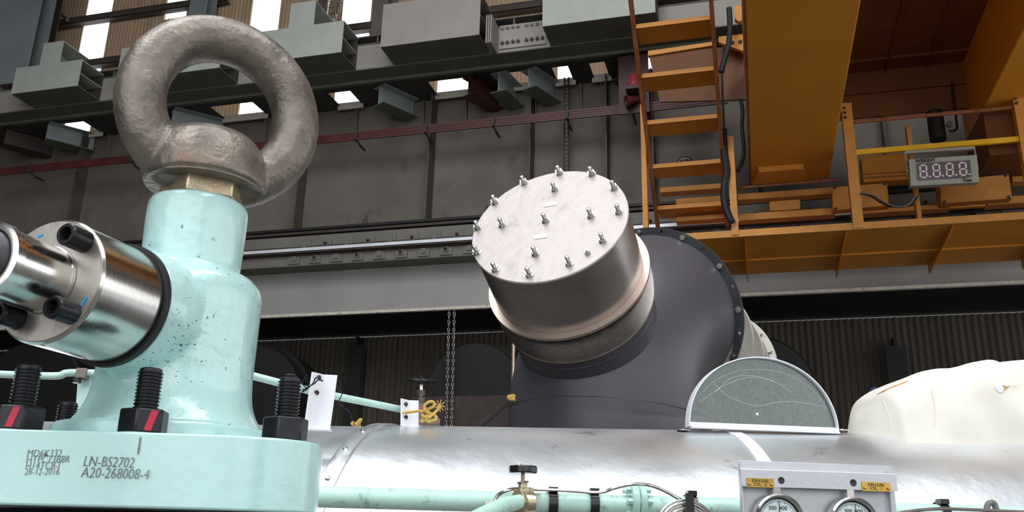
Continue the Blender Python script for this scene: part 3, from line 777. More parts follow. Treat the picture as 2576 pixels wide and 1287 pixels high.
br_ = MB()
for s_ in (-1, 1):
    br_.bar(ctr + Xd * hx * s_ + Yd * .09, ctr + Xd * hx * s_ + Yd * .2 + Zd * hd * .85, .02, .07)
br_.bar(ctr - Xd * hx + Yd * .2 + Zd * hd * .85, ctr + Xd * hx + Yd * .2 + Zd * hd * .85, .08, .05).build('hanger', dispg, WD)

# red beacon and horn
RB = thing('warning_beacon', 'red warning beacon beside the left stringer of the crane stairs', 'beacon', onY(1594, 222, 17.0))
p = onY(1594, 220, 17.0)
MB().lathe([(0, 0), (.13, 0), (.125, .03), (.115, .03), (.10, .26), (.07, .30), (0, .30)], p, (0, 0, 1), 24).build('lens', redl, RB)
MB().box(p.x - .16, p.x + .2, p.y - .12, 17.21, p.z - .08, p.z - .002).build('base', rustred, RB)
hn = MB().lathe([(0, 0), (.05, 0), (.12, .26), (.125, .28), (.1, .27), (.0, .1)], onY(1606, 250, 17.1), (-.9, -.4, -.25), 20).bar(onY(1606, 250, 17.1), onY(1606, 250, 17.2), .05, .05)
tag(hn.build('signal_horn', condr), 'dark red horn below the red beacon', 'horn')
tag(MB().box(p.x - .35, p.x + .3, 17.2, 17.25, p.z - .5, zwb - .035).build('beacon_plate', rustred), 'dark red plate behind the red beacon', 'plate')
# round sign on the wall
p = onY(1723, 411, 18.235)
SG = thing('round_sign', 'round black sign with a red and white emblem behind the crane stairs', 'sign', p - V((0, 0, .18)))
MB().cyl(p, p + V((0, .06, 0)), .18, 40).build('disc', blackst, SG)
MB().lathe([(.12, 0), (.145, 0), (.145, .01), (.12, .01), (.12, 0)], p + V((0, -.011, 0)), (0, 1, 0), 40).build('ring', redl, SG)
text('B', .19, p + V((0, -.008, -.02)), (1, 0, 0), (0, 0, 1), dispd, SG, ext=.003)
for s_ in (-1, 1): MB().tube([p + V((s_ * .04 + .04 * math.cos(q), -.008, .085 + .028 * math.sin(q))) for q in [PI * k / 8 for k in range(9)]], .008, 6).build('emblem_arc', dispd, SG)

# hook fragment top right
p = onY(2563, 20, 13)
HK = thing('crane_hook_block', 'corner of a grey steel block at the top right edge', 'hook', p)
MB().lathe([(0, -.22), (.08, -.2), (.12, -.1), (.12, .25), (.07, .32), (0, .32)], onY(2580, 20, 13), (0, 0, 1), 20).build('block', gird, HK)

# ================================================================== EXHAUST DUCT
n_img = V((-.264, .72, .64))      # right, up, toward camera
zc_ = 5.0
C0 = atz(1380, 562, zc_)
ax = (CR * n_img.x + CU * n_img.y - ray(1380, 562).normalized() * n_img.z).normalized()   # outward normal of the cover
dn = -ax
Rc = 204 * zc_ / FPX
ED = thing('exhaust_duct', 'dark grey elbow duct with a bolted steel capped branch in the centre', 'duct', atz(1500, 1150, 5.6))
# main elbow sweep
path = [atz(1518, 1500, 5.87), atz(1518, 1150, 5.72), atz(1518, 1040, 5.74), atz(1528, 960, 5.80), atz(1548, 890, 5.92), atz(1580, 838, 6.10), atz(1615, 812, 6.32), atz(1642, 800, 6.52)]
sp_ = spline(path, 6)
Rd = 240 * 5.7 / FPX
MB().tube(sp_, [Rd + 0 * i for i in range(len(sp_))], 72).build('elbow', darkduct, ED, sm=50)
# weld seam
def ringat(ctr, axx, r, w, m, name, par, n=72):
    return MB().lathe([(r - .004, -w / 2), (r + .004, -w / 2), (r + .006, 0), (r + .004, w / 2), (r - .004, w / 2)], ctr, axx, n).build(name, m, par)
el = ED.children[0]
fa = (sp_[-1] - sp_[-4]).normalized()
for k in (12,):
    t_ = ((sp_[k + 1] - sp_[k - 1]).normalized() + FH * .14).normalized(); ringat(sp_[k] - ZE * .01, t_, Rd, .008, darkduct, 'weld_seam', el)
# flange
a_, b_, _ = frame_for(fa)
rf = Rd + .055
hl = []
MB_f = None
fc = sp_[-1]
nh = 24
bolts_ang = []
for k in range(nh):
    if k % 2: hl.append(circ((Rd + .028) * math.cos(2 * PI * k / nh), (Rd + .028) * math.sin(2 * PI * k / nh), .013, 12))
fl = holed(circ(0, 0, rf, 96), [circ(0, 0, Rd - .02, 96)] + hl, .03, fc, a_, b_, 'flange', flangem, ED)
for k in range(0, nh, 2):
    q = 2 * PI * k / nh; p = fc + (a_ * math.cos(q) + b_ * math.sin(q)) * (Rd + .028) - fa * .015
    MB().hexa(p, -fa, .022, .018).cyl(p - fa * .018, p - fa * .026, .012, 10).build('bolt', steel, fl)
# cream cone beyond
cd = (atz(1782, 980, 7.3) - fc).normalized()
CC = thing('duct_transition', 'cream sheet-metal cone flanged behind the dark elbow duct', 'duct', fc)
MB().lathe([(Rd - .02, .02), (Rd - .02, .3), (Rd - .03, .6), (Rd - .03, .95), (Rd - .03, 1.0)], fc, cd, 72).build('cone', cream, CC)
MB().lathe([(Rd - .08, .95), (Rd + .02, .95), (Rd + .02, .99), (Rd - .08, .99), (Rd - .08, .95)], fc, cd, 72).build('flange', cream, CC)
ca, cb_, _ = frame_for(cd)
for k in range(20):
    q = 2 * PI * k / 20; p = fc + cd * .95 + (ca * math.cos(q) + cb_ * math.sin(q)) * (Rd - .015)
    MB().hexa(p, -cd, .02, .016).build('bolt', cream, CC)
for k in (0, 1, 2): ringat(fc + cd * (.25 + .25 * k), cd, Rd - .024, .01, cream, 'seam', CC)
# branch collar into the elbow
L1, L2 = .42, .25
ringat(C0 + dn * (L1 + L2 + .07), dn, Rc * .99, .012, darkduct, 'weld_seam', el)
MB().lathe([(Rc * 1.0, L1 + L2 - .02), (Rc * .99, L1 + L2 + .04), (Rc * .99, L1 + L2 + .9)], C0, dn, 96).build('branch_collar', darkduct, ED)
# cover assembly
CV = thing('branch_cover', 'round pale steel blanking cover with studs on the duct branch', 'cover', C0 + dn * L1)
MB().lathe([(0, 0), (Rc - .004, 0), (Rc, .003), (Rc, .014), (0, .014)], C0, dn, 128).build('cover_plate', cover, CV)
MB().lathe([(Rc - .006, .0145), (Rc - .006, L1), (Rc - .02, L1), (Rc - .02, .0145), (Rc - .006, .0145)], C0, dn, 128).build('tube', tubem, CV)
ca, cb_, _ = frame_for(dn)
MB().lathe([(Rc - .02, L1 + .001), (Rc + .035, L1 + .001), (Rc + .035, L1 + .02), (Rc - .02, L1 + .02), (Rc - .02, L1 + .001)], C0, dn, 128).build('collar_ring', ringm, CV)
# bellows: fine convolutions
pr = []; nb = 20; h0 = L1 + .021; h1 = L1 + L2 - .02
for k in range(nb):
    h = h0 + (h1 - h0) * k / nb; d = (h1 - h0) / nb
    bul = .012 * math.sin(PI * (k + .5) / nb)
    pr += [(Rc - .014 + bul, h), (Rc + .012 + bul, h + d * .25), (Rc + .016 + bul, h + d * .45), (Rc + .012 + bul, h + d * .65), (Rc - .014 + bul, h + d * .9)]
MB().lathe([(Rc - .02, h0)] + pr + [(Rc - .02, h1)], C0, dn, 160).build('bellows', bellm, CV, sm=60)
MB().lathe([(Rc - .02, h1 + .001), (Rc + .014, h1 + .001), (Rc + .014, h1 + .016), (Rc - .02, h1 + .016), (Rc - .02, h1 + .001)], C0, dn, 128).build('lower_ring', ringm, CV)
cvp = [o for o in CV.children if o.name.startswith('cover_plate')][0]
studs = [(1318, 460), (1407, 435), (1488, 438), (1544, 473), (1395, 476), (1245, 509), (1556, 533), (1486, 543), (1372, 555), (1263, 566), (1202, 573), (1516, 605), (1347, 638), (1200, 635), (1246, 678), (1332, 691), (1432, 663)]
for i, (a, b) in enumerate(studs):
    p = onplane(a, b, C0, ax)
    s_ = MB().lathe(thread(.0125, .055, .006, 16, .14), p, ax, 16).build('stud', steel, cvp)
    MB().lathe([(0, .0), (.026, 0), (.026, .004), (0, .004)], p, ax, 20).hexa(p + ax * .004, ax, .0225, .018, rot=i).build('nut', steel, cvp)
p = onplane(1478, 637, C0, ax); MB().hexa(p, ax, .016, .022).cyl(p, p + ax * .03, .008, 10).build('plug', steel, cvp)
for px, py in ((1385, 514), (1360, 595)):
    p = onplane(px, py, C0, ax); X = (onplane(px + 20, py - 3, C0, ax) - p).normalized(); Y = ax.cross(X)
    MB().cbox(p + ax * .002, .038, .016, .0015, X, Y, ax).build('tag_plate', alu, cvp)
    for s_ in (-1, 1): MB().cyl(p + X * .03 * s_ + ax * .003, p + X * .03 * s_ + ax * .006, .004, 8).build('rivet', steel, cvp)

# ================================================================== ENGINE CLADDING PIPE
DC, RC_, HC = 3.4, .75, 1.6 - .354
def E3(x, d, z): return XE * x + YE * d + V((0, 0, z))
def ex(px, py, d): return onE(px, py, d).dot(XE)
xc0 = ex(790, 1150, 3.2); xc1 = 4.2
xseam = ex(985, 1073, 3.31)
CL = thing('insulated_manifold', 'shiny galvanised cladding drum running along the bottom', 'manifold', E3(.5, DC, HC - RC_))
XD = (XE + ZE * .022).normalized()
def DO(x): return E3(0, DC, HC) + XD * (x - 0) - ZE * .022 * xseam
xfr = ex(800, 1210, 2.72); MS = (xfr - xseam) / (2.72 - 3.31)
def xcut(th): return xseam + MS * ((DC - RC_ * math.sin(th)) - 3.31)
def drum(x0f, x1f, r, n=160):
    m = MB()
    for i in range(n + 1):
        th = -PI + 2 * PI * i / n; d = ZE * math.cos(th) - YE * math.sin(th)
        t2 = max(-.2, min(PI / 2, th)) if th < PI * .6 else PI / 2
        for j in range(5):
            f = j / 4; m.v.append(DO(x0f(t2) * (1 - f) + x1f(t2) * f) + d * r)
    for i in range(n):
        for j in range(4): a = i * 5 + j; m.f.append([a, a + 5, a + 6, a + 1])
    return m
drum(lambda t: xcut(t) - 1.3, lambda t: xcut(t) - .01, RC_ - .006).build('end_cladding', galv, CL)
drum(xcut, lambda t: xc1, RC_).build('main_cladding', galv, CL)
bm_ = MB()
for i in range(81):
    th = -.3 + 2.2 * i / 80; d = ZE * math.cos(th) - YE * math.sin(th); t2 = min(th, PI / 2)
    for dx_, dr_ in ((-.055, -.008), (-.055, .004), (-.048, .007), (-.006, .007), (0, .003), (.001, -.002)): bm_.v.append(DO(xcut(t2) + dx_) + d * (RC_ + dr_))
for i in range(80):
    for j in range(5): a = i * 6 + j; bm_.f.append([a, a + 6, a + 7, a + 1])
bm_.build('joint_band', galv, CL)
bnd = CL.children[-1]
for th in (22, 34, 46, 58, 70):
    q = math.radians(th); d = V((0, 0, 1)) * math.cos(q) - YE * math.sin(q); p = DO(xcut(q) - .03) + d * (RC_ + .007)
    MB().lathe([(0, .007), (.006, .005), (.009, 0), (0, 0)], p, d, 12).build('screw', steel, bnd)
# strap below half disc
q0 = ex(1905, 1120, 3.0)
MB().lathe([(RC_ + .0005, q0 - .024), (RC_ + .004, q0 - .024), (RC_ + .004, q0 + .024), (RC_ + .0005, q0 + .024)], DO(0), XD, 40, a0=0, a1=math.radians(75), ref=(YE * -math.sin(math.radians(2)) + V((0, 0, 1)) * math.cos(math.radians(2)))).build('strap', alu, CL)
# half disc plate
HDd = 3.22
pl = onE(1733, 1078, HDd); pr_ = onE(2103, 1083, HDd)
hc = (pl + pr_) / 2; rw = (pr_ - pl).length / 2
tp = onE(1900, 901, HDd); hh = tp.z - hc.z
HD = thing('half_disc_plate', 'upright half-round galvanised end plate standing on the cladding drum', 'plate', hc)
fr = [hc + XE * rw * math.cos(PI * k / 48) + ZE * hh * max(0, math.sin(PI * k / 48)) ** .93 for k in range(49)]
MB().prism(fr, YE * .004).build('plate', spangle, HD)
rm = MB()
for k in range(48):
    a, b = fr[k], fr[k + 1]; rm.add([a - YE * .018, b - YE * .018, b + YE * .03, a + YE * .03, (a - YE * .018) + (a - hc).normalized() * .004, (b - YE * .018) + (b - hc).normalized() * .004, (b + YE * .03) + (b - hc).normalized() * .004, (a + YE * .03) + (a - hc).normalized() * .004], [[0, 1, 2, 3], [7, 6, 5, 4], [0, 4, 5, 1], [3, 2, 6, 7]])
rm.build('rim', alu, HD)
MB().cbox(hc + ZE * .008 - YE * .012, rw + .0, .012, .008, XE, YE, ZE).cbox(hc - ZE * .004 - YE * .016, rw, .018, .003, XE, YE, ZE).build('base_angle', alu, HD, bev=.002)
for s_, px in ((-1, 1718), (1, 2118)):
    p = onE(px, 1082, HDd); MB().cbox(p, .02, .02, .0015, XE, YE, ZE).cyl(p, p + ZE * .006, .006, 10).build('foot_tab', steel, HD)
for sc_ in ([(1770, 985), (1800, 955), (1860, 932), (1930, 930), (1990, 945), (2050, 985), (2080, 1030)], [(1795, 960), (1830, 995), (1900, 1020), (1950, 1012), (2000, 1010), (2075, 1022)], [(1800, 985), (1840, 950), (1900, 945), (1960, 965), (1995, 990)], [(1760, 1010), (1830, 965), (1890, 948), (1950, 958)]):
    MB().tube(spline([onE(a, b, HDd - .0002) for a, b in sc_], 6), .0004, 4).build('scratch', alu, HD)
p = onE(1905, 1041, HDd); MB().lathe([(0, .006), (.004, .004), (.006, 0), (0, 0)], p, -YE, 12).build('rivet', alu, HD)

# brackets on the left end: angle irons
def angle_iron(pxb, pyb, pxt, pyt, d, wpx, label):
    b = onE(pxb, pyb, d); z1_ = vline(b, pyt).z; w = wpx * (b - EYE).dot(CF) / FPX; h = z1_ - b.z
    lean = onE(pxt, pyt, d) - V((b.x, b.y, z1_)); lean.z = 0
    t = thing('angle_bracket', label, 'bracket', b)
    upv = V((0, 0, h)) + lean
    MB().para(b, upv, XE * w * .62, YE * .004).build('front_leaf', alu, t, bev=.001)
    MB().para(b - XE * .0, upv, -YE * w * 0.55 - XE * w * .42, XE * .004).build('side_leaf', alu, t)
    MB().para(b - XE * w * .45 - YE * w * .5, XE * w * 1.15, YE * w * .6, ZE * .003).build('foot', alu, t)
    for f in (.66, .93) if wpx > 50 else (.35, .82):
        p = b + upv * f - XE * w * .14 - YE * (w * .12 + .0)
        MB().hexa(p, -YE, .0095, .008).cyl(p, p - YE * .018, .005, 10).build('bolt', blackox, t)
    return t, b, upv
t1, b1_, u1 = angle_iron(792, 1083, 812, 941, 2.95, 60, 'tall white angle bracket beside the teal casting')
t2, b2_, u2 = angle_iron(1026, 1074, 1026, 1006, 3.28, 44, 'short white angle bracket with rope tied round it')
# thin teal pipes
TP = MB().tube([onE(560, 925, 2.95), onE(640, 946, 2.95), onE(790, 985, 3.0), onE(1024, 1032, 3.32)], .0125, 14)
tag(TP.build('thin_pipe', teal_pipe), 'thin teal pipe sloping down from the casting to the short bracket', 'pipe')
TP = MB().tube(spline([onE(-60, 938, 2.2), onE(130, 945, 2.2), onE(165, 938, 2.2), onE(200, 937, 2.2), onE(330, 940, 2.2)], 6), .0085, 14)
tag(TP.build('thin_pipe', teal_pipe), 'thin teal pipe crossing the left edge behind the casting', 'pipe')
CP = thing('pipe_support', 'teal flat support with clamp holding the thin pipe at the left', 'support', onE(215, 1060, 2.22))
MB().prism([onE(196, 945, 2.22), onE(232, 945, 2.22), onE(240, 1120, 2.22), onE(184, 1120, 2.22)], YE * .006).build('plate', teal, CP)
MB().cbox(onE(208, 940, 2.2), .012, .014, .012, XE, YE, ZE).build('clamp', mat('clamp_grey', c(120, 112, 106), .5), CP, bev=.002)
p = onE(195, 950, 2.19); MB().hexa(p, -ZE, .01, .012).build('nut', blackox, CP)
# wire scraps
def squiggle(pxs, d, r, label, m, name, cat, k=6):
    P = spline([onE(a, b, d + random.uniform(-.01, .01)) for a, b in pxs], k)
    tag(MB().tube(P, r, 6).build(name, m), label, cat)
squiggle([(720, 942), (742, 943), (755, 958), (768, 950), (757, 965), (745, 955), (770, 975), (760, 985), (775, 972), (790, 965), (800, 955), (812, 958), (795, 950), (788, 962), (770, 980), (762, 978)], 2.86, .0022, 'tangled dark wire tied at the tall white bracket', blackox, 'tie_wire', 'wire')
squiggle([(838, 965), (850, 972), (860, 990), (852, 1010), (862, 1022), (878, 1035), (888, 1055), (892, 1070)], 3.0, .0018, 'loose dark wire hanging right of the tall white bracket', blackox, 'tie_wire', 'wire')

# rear valve with handwheel
VD = 3.9
vb = onE(1062, 1075, VD); vx = vb.copy()
RV = thing('gate_valve', 'small dark valve with round handwheel behind the cladding drum', 'valve', vb)
hw = onE(1059, 957, VD); rr_ = 34 * VD / FPX
aw = (V((.05, -.12, 1))).normalized(); wa, wb_, _ = frame_for(aw)
wh = MB().tube([hw + (wa * math.cos(2 * PI * k / 36) + wb_ * math.sin(2 * PI * k / 36)) * rr_ for k in range(36)], .008, 10, closed=True)
for k in range(4): wh.tube([hw - aw * .005, hw + (wa * math.cos(PI / 2 * k) + wb_ * math.sin(PI / 2 * k)) * rr_], .006, 8)
wh.lathe([(0, -.015), (.016, -.015), (.016, .012), (.007, .014), (.007, .024), (0, .024)], hw, aw, 16).build('handwheel', blackox, RV)
vm = mat('valve_body_bronze', c(96, 82, 78), .5, .5, .2, 20, .2, 60)
MB().cyl(onE(1059, 998, VD), hw, .009, 12).build('stem', steel, RV)
MB().hexa(onE(1059, 995, VD), (0, 0, 1), .02, .024).lathe([(.013, 0), (.018, .008), (.018, .03), (.012, .035), (0, .035)], onE(1059, 1010, VD) - V((0, 0, .012)), (0, 0, 1), 20).lathe([(0, -.1), (.035, -.1), (.04, -.04), (.026, -.01), (.02, .01), (0, .01)], onE(1059, 1020, VD), (0, 0, 1), 24).cyl(onE(1040, 1060, VD), onE(1105, 1068, VD), .03, 20).build('body', vm, RV)
MB().lathe([(.027, 0), (.030, 0), (.030, .02), (.027, .02), (.027, 0)], onE(1059, 1030, VD) - V((0, 0, .01)), (0, 0, 1), 24).build('red_ring', redl, RV)
def knot(pxc, pyc, rad, d, n, r, label):
    pts_ = [(pxc + rad * random.uniform(-1, 1), pyc + rad * .8 * random.uniform(-1, 1)) for _ in range(n)]
    squiggle(pts_, d, r, label, ropem, 'rope_knot', 'rope')
squiggle([(1012, 1038), (1030, 1036), (1058, 1033), (1080, 1036), (1070, 1048), (1062, 1040), (1078, 1028), (1090, 1022), (1092, 1012), (1080, 1010), (1068, 1020), (1072, 1035), (1090, 1042), (1098, 1052), (1080, 1060), (1066, 1052), (1060, 1060), (1085, 1045), (1100, 1030), (1108, 1020)], 3.22, .0055, 'tan rope knotted round the short white bracket and valve', ropem, 'rope', 'rope')
fr_ = MB()
for k in range(9):
    a = onE(1106, 1022, 3.25); fr_.tube([a, onE(1106 + 14 * math.cos(k * .7 - 2), 1020 + 16 * math.sin(k * .7 - 2), 3.25)], .002, 5)
tag(fr_.build('rope_end', ropem), 'frayed tan rope end beside the small valve', 'rope')
knot(897, 1062, 12, 3.42, 16, .0055, 'yellow rope knot peeking over the drum left of the valve')
knot(1286, 1000, 9, 4.8, 16, .008, 'small yellow rope knot at the left side of the dark duct')
tag(MB().tube([onE(1283, 1006, 4.85), onE(1196, 1080, 4.1)], .014, 10).build('dark_rod', blackst), 'thin dark rod slanting down from the small yellow knot', 'rod')

# ---- white insulation blanket
BD = 3.3
outl = [(2168, 1084), (2172, 1052), (2186, 1018), (2200, 990), (2235, 970), (2300, 940), (2360, 926), (2420, 918), (2455, 915), (2478, 920), (2488, 925), (2500, 918), (2530, 914), (2600, 912), (2700, 925), (2800, 960), (2850, 1020), (2860, 1086)]
blk = MB(); nv = 26; ks = spline([(a, b, 0) for a, b in outl], 6)
z0b = onE(2168, 1086, BD).z
cols_ = []
for q in ks:
    p = onE(q.x, q.y, BD); h = max(.004, p.z - z0b); x_ = p.dot(XE); ring = []
    dh = min(.22, .05 + h * 1.1)
    for j in range(nv + 1):
        t = PI * j / nv; cx_, sx2 = math.cos(t), math.sin(t)
        yy = BD + .02 - math.copysign(abs(cx_) ** .55, cx_) * dh; zz = z0b - .09 + (h + .09) * (max(0, sx2) ** .6)
        pp = E3(x_, yy, zz)
        nn = noise.noise(pp * 7) * .028 + noise.noise(V((pp.x * 30, pp.y * 30, pp.z * 8))) * .006
        pp = pp + (V((0, 0, 1)) * sx2 * .6 - YE * cx_) * nn
        ring.append(pp)
    cols_.append(ring)
vs = [p for r in cols_ for p in r]; m_ = nv + 1
fs = [[i * m_ + j, i * m_ + j + 1, (i + 1) * m_ + j + 1, (i + 1) * m_ + j] for i in range(len(cols_) - 1) for j in range(nv)]
fs += [[j for j in range(m_)], [(len(cols_) - 1) * m_ + j for j in range(m_)][::-1]]
blk.add(vs, fs)
BK = thing('insulation_blanket', 'puffy white canvas insulation blanket lying on the drum at right', 'blanket', onE(2400, 1084, BD))
bo = blk.build('canvas', canvas, BK, sm=80); sm_ = bo.modifiers.new('s', 'SUBSURF'); sm_.levels = 1; sm_.render_levels = 1
def bsurf(px, py, lift=.004):
    # front surface: march
    r = ray(px, py); best = None
    dg = None
    o = EYE
    from mathutils.bvhtree import BVHTree
    global _bt
    try: _bt
    except NameError: _bt = BVHTree.FromPolygons([tuple(v) for v in vs], fs)
    h, n_, i_, d_ = _bt.ray_cast(o, r.normalized())
    if h is None: return onE(px, py, BD - .1)
    return h - r.normalized() * lift
MB().tube([bsurf(a, b) for a, b in ((2206, 992), (2225, 983), (2250, 972), (2285, 957))], [.001, .004, .004, .001], 6).build('scorched_edge', orangem, BK)
MB().tube([bsurf(a, b) for a, b in ((2222, 1007), (2233, 1035), (2243, 1083))], .0012, 5).build('seam', canvas, BK)
MB().tube([bsurf(a, b) for a, b in ((2320, 957), (2345, 985), (2352, 1030), (2350, 1070))], .0012, 5).build('seam', canvas, BK)
pbt = bsurf(2514, 976); MB().lathe([(0, .004), (.016, .002), (.016, 0), (0, 0)], pbt, -YE, 20).build('button', alu, BK)
MB().tube(spline([bsurf(a, b, .007) for a, b in ((2514, 975), (2524, 970), (2532, 973), (2538, 970), (2526, 978), (2518, 972))], 4), .0022, 6).build('tie_string', ropem, BK)
MB().tube([bsurf(2538, 970, .004), bsurf(2572, 966, .004)], .0012, 5).build('quilting_thread', canvas, BK)
BCM = thing('blue_clamp', 'small dark blue clamp behind the left end of the white blanket', 'clamp', onE(2215, 1000, 3.6))
MB().prism([onE(2196, 978, 3.6), onE(2204, 972, 3.6), onE(2208, 1000, 3.6), onE(2236, 985, 3.6), onE(2240, 968, 3.6), onE(2246, 975, 3.6), onE(2240, 1010, 3.6), onE(2200, 1010, 3.6)], YE * .03).build('jaw', bluecl, BCM)

# ================================================================== TEAL SERVICE PIPE
PD = 2.42
pa = onE(804, 1246, PD); za = pa.z
zpipe = onE(1300, 1263, PD).z
PX0, PX1 = pa.dot(XE), 3.0
SP = thing('service_pipe', 'teal painted horizontal pipe along the bottom of the drum', 'pipe', E3(.3, PD, zpipe))
xf = ex(1601, 1250, PD)
MB().cyl(E3(PX0 - .1, PD, zpipe), E3(PX1, PD, zpipe), .027, 40).build('pipe', teal_pipe, SP)
fg = MB().lathe([(0, -.02), (.045, -.02), (.047, -.018), (.047, -.002), (.044, 0), (0, 0)], E3(xf, PD, zpipe + .01), XE, 40).lathe([(0, .002), (.044, .002), (.047, .004), (.047, .018), (.045, .02), (0, .02)], E3(xf, PD, zpipe + .01), XE, 40).build('flange', teal_pipe, SP)
for q in (60, 120, 0, 180, 240, 300):
    a = math.radians(q); d = E3(xf, PD, zpipe + .01) - YE * .035 * math.cos(a) + ZE * .035 * math.sin(a)
    MB().hexa(d - XE * .034, XE, .009, .068).build('bolt', teal_pipe, fg)
# wider section to the right of the flange
MB().cyl(E3(xf + .02, PD, zpipe), E3(PX1 - .01, PD, zpipe), .0285, 40).build('pipe_section', teal_pipe, SP)
# front valve
VV = thing('stop_valve', 'bronze stop valve with lobed black handwheel on the teal pipe', 'valve', E3(ex(1315, 1262, 2.36), 2.36, zpipe))
FD = 2.36
vc = onE(1318, 1256, FD)
hb_ = onE(1315, 1190, FD)
pr2 = []
hw_ = MB(); rw_ = 36.5 * FD / FPX
loop = []
for k in range(72):
    q = 2 * PI * k / 72; r = rw_ * (1 - .07 * (0.5 + .5 * math.cos(8 * q))); loop.append((r * math.cos(q), r * math.sin(q)))
for lv, sc in ((0, .93), (.003, 1), (.016, 1), (.019, .93)):
    for (a, b) in loop: hw_.v.append(hb_ + XE * a * sc + YE * b * sc + ZE * lv)
for L_ in range(3):
    for k in range(72): hw_.f.append([L_ * 72 + k, L_ * 72 + (k + 1) % 72, (L_ + 1) * 72 + (k + 1) % 72, (L_ + 1) * 72 + k])
hw_.f.append(list(range(72))[::-1]); hw_.f.append([216 + k for k in range(72)])
hw_.build('handwheel', plast, VV)
MB().lathe([(0, 0), (.006, 0), (.005, .006), (0, .006)], hb_ + ZE * .019, ZE, 12).build('cap_nut', steel, VV)
s0 = onE(1315, 1213, FD)
MB().lathe(thread(.0062, (hb_ - s0).length, .0028, 14, .25), s0, ZE, 14).build('stem', brassb, VV)
MB().hexa(s0 - ZE * .004, ZE, .0145, .005).build('lock_ring', steel, VV)
MB().cbox(onE(1323, 1211, FD - .012), .006, .006, .002, XE, YE, ZE).build('red_tab', redl, VV)
MB().lathe([(0, -.035), (.02, -.035), (.016, -.012), (.012, -.008), (.012, .002), (0, .002)], s0 - ZE * .006, ZE, 24).hexa(s0 - ZE * .024, ZE, .024, .008).hexa(onE(1322, 1256, FD) - XE * .002, (XE * .75 - YE * .65), .034, .014).hexa(onE(1310, 1262, FD - .02), (-XE * .8 - YE * .6), .030, .012).lathe([(0, -.03), (.022, -.03), (.027, 0), (.022, .03), (0, .03)], onE(1318, 1262, FD), XE, 24).build('body', brassb, VV, bev=.001)
BP = MB().tube([onE(1306, 1262, FD - .03), onE(1268, 1268, FD - .1), onE(1215, 1292, FD - .2), onE(1130, 1335, FD - .35)], [.019, .0185, .0175, .0165], 24)
tag(BP.build('branch_pipe', teal_pipe), 'short teal branch pipe leaving the bronze valve towards the lower left', 'pipe')
UN = thing('hose_union', 'steel hose union beside the teal branch pipe', 'fitting', onE(1230, 1282, FD))
MB().hexa(onE(1222, 1274, FD), (XE + ZE * .35), .016, .02).build('nut', steel, UN)
MB().cyl(onE(1222, 1274, FD) + XE * .018, onE(1236, 1264, FD) + XE * .018, .008, 14).build('ferrule', steel, UN)
# braided hose
bp_ = spline([onE(1244, 1262, FD), onE(1252, 1246, FD), onE(1275, 1233, FD - .01), onE(1300, 1229, FD + .01), onE(1345, 1230, FD + .02), onE(1420, 1233, FD + .02), onE(1505, 1238, FD + .02), onE(1545, 1227, FD), onE(1585, 1218, FD - .02), onE(1630, 1219, FD - .01), onE(1670, 1233, FD - .02), onE(1710, 1255, FD - .03), onE(1750, 1275, FD - .03)], 14)
br2 = MB().tube(bp_, [.0042 * (1 + .12 * (i % 2)) for i in range(len(bp_))], 10)
tag(br2.build('braided_hose', steel), 'braided steel capillary hose running over the teal pipe', 'hose')
cc = MB()
cpt = onE(1728, 1330, FD - .05)
for k in range(6):
    r = (38 + k * 7.2) * FD / FPX
    cc.tube([cpt + XE * r * math.cos(2 * PI * i / 90) + ZE * r * .92 * math.sin(2 * PI * i / 90) + YE * .006 * (k % 2) for i in range(90)], .0036, 8, closed=True)
tag(cc.build('hose_coil', steel), 'coil of braided steel hose at the bottom edge left of the gauges', 'hose')
h2 = spline([onE(2262, 1290, FD - .05), onE(2300, 1284, FD - .05), onE(2360, 1279, FD - .05), onE(2440, 1281, FD - .05), onE(2600, 1288, FD - .05)], 14)
tag(MB().tube(h2, [.0042 * (1 + .12 * (i % 2)) for i in range(len(h2))], 10).build('braided_hose', steel), 'braided steel hose leaving the gauge panel to the right', 'hose')
tag(MB().tube(spline([onE(2480, 1300, FD - .04), onE(2484, 1272, FD - .04), onE(2492, 1264, FD - .04), onE(2502, 1268, FD - .04), onE(2510, 1300, FD - .04)], 8), .008, 12).build('rubber_loop', gird), 'grey rubber loop at the bottom edge far right', 'hose')
# straps
def strap(px, label, r=.0325, d=PD):
    x_ = ex(px, 1250, d); t = thing('pipe_strap', label, 'strap', E3(x_, d, zpipe))
    MB().lathe([(r, -.012), (r + .002, -.012), (r + .002, .012), (r, .012), (r, -.012)], E3(x_, d, zpipe), XE, 40).build('band', plast, t)
    MB().cbox(E3(x_, d - .014, zpipe + r + .002), .0125, .014, .007, XE, YE, ZE).build('buckle', plast, t, bev=.001)
strap(1388, 'black strap on the teal pipe just right of the bronze valve')
strap(1491, 'black strap on the teal pipe left of the teal flange')
strap(1735, 'black strap over the coil of braided hose', r=.034)
strap(2362, 'black strap on the teal pipe right of the gauge panel', r=.0325)
for t_ in [o for o in bpy.data.objects if o.name.startswith('pipe_strap') and 'coil' in o.get('label', '')]:
    MB().cbox(onE(1735, 1264, FD - .064), .011, .002, .024, XE, YE, ZE).build('hanging_tail', plast, t_)

